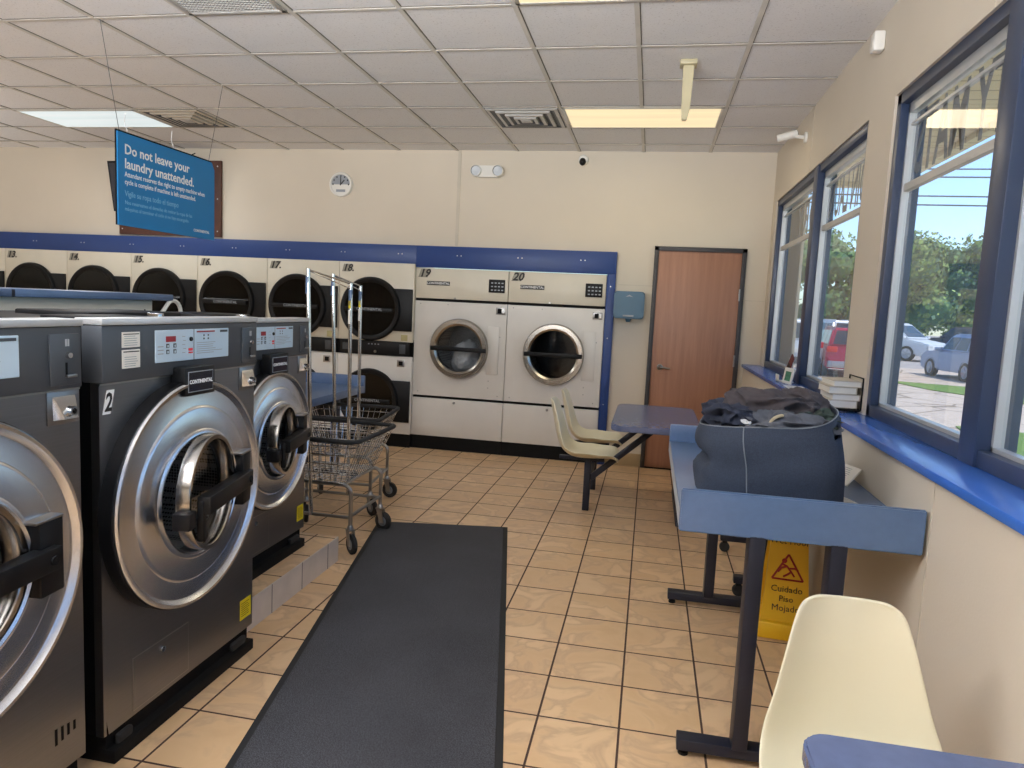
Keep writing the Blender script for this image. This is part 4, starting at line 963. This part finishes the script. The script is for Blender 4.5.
poly_ground('grass_patch', [(5.15, 13.0), (8.5, 12.0), (14, 9), (14, -4), (3.0, -4), (4.2, 8.5)], 'patch of green grass at the lower right outside the near window')
m = MB(); m.box((XR + .2, -4, 3.03), (2.4, 8.5, 3.3), 'soffit'); m.box((2.36, -4, 2.98), (2.46, 8.5, 3.4), 'soffit'); m.box((XR + .2, 8.42, 2.98), (2.46, 8.52, 3.4), 'soffit'); struct(m.build('canopy', smooth=0), 'cream boarded canopy over the pavement outside the windows', 'canopy')

def car(name, label, loc, rz, col, kind, L=4.6, W=1.84, Hc=1.72, scale=1):
    r = thing(name, label, 'car', loc, rz); r.scale = (scale,) * 3
    # x forward, side profile (x,z)
    van = kind == 'van'
    lo = [(-L / 2, .42), (-L / 2 + .02, .95), (-L / 2 + .06, 1.06), (L * .16 if not van else L * .22, 1.08), (L / 2 - .25, .98 if not van else .9), (L / 2 - .03, .80), (L / 2, .45), (L / 2 - .1, .28), (-L / 2 + .1, .30)]
    m = MB(); m.prism([(a, b) for a, b in lo], -W / 2, W / 2, col, 'y', .07)
    xr0, xr1, xf1, xf0 = -L / 2 + .08, -L / 2 + (.42 if not van else .3), L * .06 if not van else L * .12, L * .2 if not van else L * .30
    def fr(x0, x1, z0, z1, y0, y1): return [(x0[0], -y0, z0), (x0[1], -y0, z0), (x0[1], y0, z0), (x0[0], y0, z0), (x1[0], -y1, z1), (x1[1], -y1, z1), (x1[1], y1, z1), (x1[0], y1, z1)]
    zt = Hc - .02; vs = fr((xr0, xf0), (xr1, xf1), 1.03, zt, W / 2 - .06, W / 2 - .24)
    bm = bmesh.new(); V = [bm.verts.new(v) for v in vs]
    for f in ((0, 3, 2, 1), (4, 5, 6, 7), (0, 1, 5, 4), (1, 2, 6, 5), (2, 3, 7, 6), (3, 0, 4, 7)): bm.faces.new([V[i] for i in f])
    bmesh.ops.bevel(bm, geom=bm.edges[:], offset=.07, segments=3, affect='EDGES'); m.bmadd(bm, col); m.box((xr1, -W / 2 + .3, zt), (xf1 - .3, -W / 2 + .33, zt + .04), col); m.box((xr1, W / 2 - .33, zt), (xf1 - .3, W / 2 - .3, zt + .04), col)
    for s in (-1, 1):
        for ax in (-L * .29, L * .3):
            m.lathe([(s * (W / 2 + .012), .40), (s * (W / 2 - .06), .40)], 'black_matte', 'y', (ax, 0, .36), 24)
    m.build('body', r, 40)
    def lerp(a, b, t): return a + (b - a) * t
    m = MB(); e = .012
    def pt(xb, t, s): # greenhouse side point
        y = lerp(W / 2 - .06, W / 2 - .24, t) + e; z = lerp(1.03, zt, t); return (xb, s * y, z)
    for s in (-1, 1):
        t0, t1 = .16, .84
        xa0, xa1 = lerp(xr0, xr1, t0) + .14, lerp(xr0, xr1, t1) + .12; xb0, xb1 = lerp(xf0, xf1, t0) - .14, lerp(xf0, xf1, t1) - .12
        cuts = [0, .3, .64, 1]
        for i in range(3):
            g0, g1 = cuts[i] + .015, cuts[i + 1] - .015
            m.add([pt(lerp(xa0, xb0, g0), t0, s), pt(lerp(xa0, xb0, g1), t0, s), pt(lerp(xa1, xb1, g1), t1, s), pt(lerp(xa1, xb1, g0), t1, s)], [(0, 1, 2, 3)], 'car_glass')
    def end(x0, x1, d):
        t0, t1 = .14, .86; q = lambda t: lerp(x0, x1, t) + d; wy_ = lambda t: lerp(W / 2 - .06, W / 2 - .24, t) - .12
        m.add([(q(t0), -wy_(t0), lerp(1.03, zt, t0)), (q(t0), wy_(t0), lerp(1.03, zt, t0)), (q(t1), wy_(t1), lerp(1.03, zt, t1)), (q(t1), -wy_(t1), lerp(1.03, zt, t1))], [(0, 1, 2, 3)], 'car_glass')
    end(xr0, xr1, -e); end(xf0, xf1, e); m.build('windows', r, 0)
    for s in (-1, 1):
        m = MB(); m.box((-L / 2 - .01, s * (W / 2 - .02), .85), (-L / 2 + .16, s * (W / 2 - .34), 1.04), 'lamp_red', .02); m.build('tail_lamp', r)
        m = MB(); m.box((L / 2 - .28, s * (W / 2 - .01), .70), (L / 2 + .0, s * (W / 2 - .42), .86), 'lamp_clear', .03); m.build('headlamp', r)
        m = MB(); m.box((xf0 - .25, s * (W / 2 - .05), 1.05), (xf0 - .1, s * (W / 2 + .16), 1.18), col, .03); m.build('mirror', r)
        for ax in (-L * .29, L * .3):
            m = MB(); m.lathe([(s * (W / 2 - .2), .2), (s * (W / 2 - .2), .33), (s * (W / 2 - .17), .355), (s * (W / 2 - .0), .355), (s * (W / 2 + .02), .33), (s * (W / 2 + .015), .24)], 'tyre', 'y', (ax, 0, .357), 28); wl = m.build('wheel', r)
            m = MB(); m.lathe([(s * (W / 2 + .01), .245), (s * (W / 2 - .02), .2), (s * (W / 2 - .03), .06), (s * (W / 2 + .01), .05), (s * (W / 2 + .01), .001)], 'rim', 'y', (ax, 0, .357), 24)
            for k in range(5):
                t = 2 * pi * k / 5; m.tube([(ax + .05 * cos(t), s * (W / 2), .357 + .05 * sin(t)), (ax + .22 * cos(t), s * (W / 2 - .005), .357 + .22 * sin(t))], .025, 'rim', 6)
            m.build('hub_cap', wl)
    m = MB(); m.box((-L / 2 - .06, -W / 2 + .06, .34), (-L / 2 + .1, W / 2 - .06, .56), 'panel_grey' if col != 'car_red' else 'rim', .04); m.build('rear_bumper', r)
    m = MB(); m.box((L / 2 - .1, -W / 2 + .06, .32), (L / 2 + .05, W / 2 - .06, .55), col, .05); m.box((L / 2 + .0, -.4, .6), (L / 2 + .03, .4, .74), 'black_plastic', .02); m.build('front_bumper', r)
    m = MB(); m.box((-L / 2 - .035, -.26, .68), (-L / 2 - .005, .26, .82), 'paper', .005); m.build('number_plate', r)
    return r
car('car', 'dark red car seen from behind through the far window', (6.2, 24.6, GZ), radians(86), 'car_red', 'suv', 4.4, 1.84, 1.68, .9)
car('van', 'white minivan facing right beyond the silver car', (11.6, 38, GZ), radians(-48), 'car_white', 'van', 5.0, 1.98, 1.78)
car('car', 'silver-blue off-roader seen from its left rear beyond the grass strip', (10.3, 25.3, GZ), radians(96), 'car_silver', 'suv', 4.4, 1.86, 1.75, .84)
car('car', 'white car roof showing behind the red car', (8.0, 33.5, GZ), radians(95), 'car_white', 'suv', 4.6, 1.86, 1.75)
car('car', 'pale car behind the pilaster in the farthest pane', (4.1, 25.2, GZ), radians(95), 'car_white', 'suv', 4.6, 1.86, 1.7)
car('car', 'dark blue car far back between the minivan and the frame', (17.5, 45, GZ), radians(150), 'car_dark', 'suv', 4.6, 1.86, 1.72)

def tree(label, x, y, h, rad, li, seed):
    r = thing('tree', label, 'tree', (x, y, GZ), 0, 'trees beyond the parking lot'); rnd = random.Random(seed)
    m = MB(); m.tube([(0, 0, 0), (.1, 0, h * .25), (0, .1, h * .5), (.05, 0, h * .75)], [.28, .22, .16, .06], 'bark', 8)
    for k in range(5): t = 2 * pi * k / 5 + seed; m.tube([(0, 0, h * .35), (rad * .5 * cos(t), rad * .5 * sin(t), h * .6)], [.1, .04], 'bark', 6)
    m.build('trunk', r)
    m = MB(); L = []
    for k in range(16):
        t = rnd.uniform(0, 2 * pi); q = rnd.uniform(.2, .8) * rad; z = rnd.uniform(.22, .86) * h; L.append((q * cos(t) * (1.15 - .5 * z / h), q * sin(t) * (1.15 - .5 * z / h), z, rad * rnd.uniform(.32, .5)))
    vs = []; fs = []; vs2 = []; fs2 = []
    for c in L:
        bm = None
        for j in range(330):
            d = Vector((rnd.gauss(0, 1), rnd.gauss(0, 1), rnd.gauss(0, 1))).normalized(); p = Vector(c[:3]) + d * c[3] * rnd.uniform(.65, 1.05)
            a = (d + Vector((rnd.gauss(0, .5), rnd.gauss(0, .5), rnd.gauss(0, .5)))).orthogonal().normalized(); b = d.cross(a).normalized(); s = rnd.uniform(.1, .24)
            tgt = (vs, fs) if rnd.random() < .65 else (vs2, fs2); o = len(tgt[0]); tgt[0].extend([p - a * s, p + b * s * .6, p + a * s, p - b * s * .6]); tgt[1].append((o, o + 1, o + 2, o + 3))
    m.add(vs, fs, 'leaf_%d' % li); m.add(vs2, fs2, 'leaf_%d' % ((li + 1) % 4))
    for c in L: blob(m, c[:3], (c[3] * .6,) * 3, 'leaf_1', seed + c[0], .25, 3, 2)
    m.build('crown', r, 0)
T_ = [('dense green tree behind the pilaster in the farthest pane', 7.5, 52, 8.2, 3.6, 1), ('bright green tree above the red car in the far window', 12.3, 52, 9.0, 3.8, 0), ('rounded green tree behind the red car nearest the pier', 15.4, 50, 7.0, 3.4, 2),
      ('dark green tree at the left of the near window', 17.0, 56, 6.6, 3.6, 1), ('tallest dark tree left of centre in the near window', 20.3, 60, 9.0, 3.8, 3), ('yellowish green tree in the middle of the near window', 24.0, 58, 8.4, 4.0, 2), ('large bushy tree at the right of the near window', 29.0, 60, 9.6, 4.2, 0), ('green tree seen in the last sliver of glass at the right edge', 35.5, 60, 9.4, 4.2, 1)]
for i, a in enumerate(T_): tree(*a, 11 + i)
for i in range(4):
    m = MB(); z = 8.6 + i * .95 - (i % 2) * .3; m.tube([(2 + 12 * k, 46 - k * 1.5 + i, z - .5 * sin(pi * k / 5)) for k in range(6)], .045, 'cable', 5); o = m.build('power_line')
    tag(o, ('lowest', 'second', 'third', 'highest')[i] + ' of the thin overhead power lines in the sky', 'power line', 'overhead power lines')

# ------------------------------------------------------------------ light
w = bpy.data.worlds.new('world'); S.world = w; w.use_nodes = True; nt = w.node_tree; bg = nt.nodes['Background']
sky = nt.nodes.new('ShaderNodeTexSky'); sky.sky_type = 'NISHITA'; sky.sun_disc = False; sky.sun_elevation = radians(58); sky.sun_rotation = radians(60); sky.altitude = 100; sky.air_density = 1.0; sky.dust_density = .6; sky.ozone_density = 1.2
mx = nt.nodes.new('ShaderNodeMix'); mx.data_type = 'RGBA'; mx.blend_type = 'MULTIPLY'; mx.inputs[0].default_value = 1; mx.inputs[7].default_value = (.76, .92, 1.06, 1); nt.links.new(sky.outputs[0], mx.inputs[6]); nt.links.new(mx.outputs[2], bg.inputs[0]); bg.inputs[1].default_value = .24
sun = bpy.data.lights.new('sun', 'SUN'); so = bpy.data.objects.new('sun', sun); C.objects.link(so); sun.energy = 4.2; sun.angle = radians(.6); sun.color = (1, .95, .86)
so.rotation_euler = Vector((.62, -.3, 1.3)).to_track_quat('Z', 'Y').to_euler()
def area(name, loc, sx, sy, e, col, rot=(0, 0, 0), spread=180):
    l = bpy.data.lights.new(name, 'AREA'); l.shape = 'RECTANGLE'; l.size = sx; l.size_y = sy; l.energy = e; l.spread = radians(spread); l.color = col; o = bpy.data.objects.new(name, l); C.objects.link(o); o.location = loc; o.rotation_euler = rot
area('lamp_far_left', (-5.05, 5.8, HC - .02), 1.1, .5, 20, (.94, .98, 1))
area('lamp_over_door', (-.17, 5.8, HC - .02), 1.1, .5, 9, (1, .86, .62))
area('fill_behind', (-1.6, .6, HC - .02), 1.1, .5, 36, (.98, .98, 1))  # added fill light overhead, out of view, stands for no known fixture
area('fill_behind_left', (-3.4, .9, HC - .02), 1.1, .5, 54, (.97, .98, 1))  # second added overhead fill, out of view
area('ceiling_fill_behind', (-1.5, -1.6, 1.9), 3, 1.2, 320, (.95, .975, 1), (radians(180 - 47), 0, 0), 100)  # added fill aimed upward to brighten the ceiling, no real lamp there
area('ceiling_fill_left', (-7.6, 3.4, 1.4), 1.5, 3, 80, (.93, .97, 1), (pi, 0, 0))  # added upward fill for the left ceiling, out of view

S.view_settings.view_transform = 'Standard'; S.view_settings.look = 'None'; S.view_settings.exposure = 0
S.cycles.use_denoising = True; S.cycles.max_bounces = 8; S.cycles.transparent_max_bounces = 12; S.cycles.sample_clamp_indirect = 6; S.cycles.caustics_reflective = False; S.cycles.caustics_refractive = False
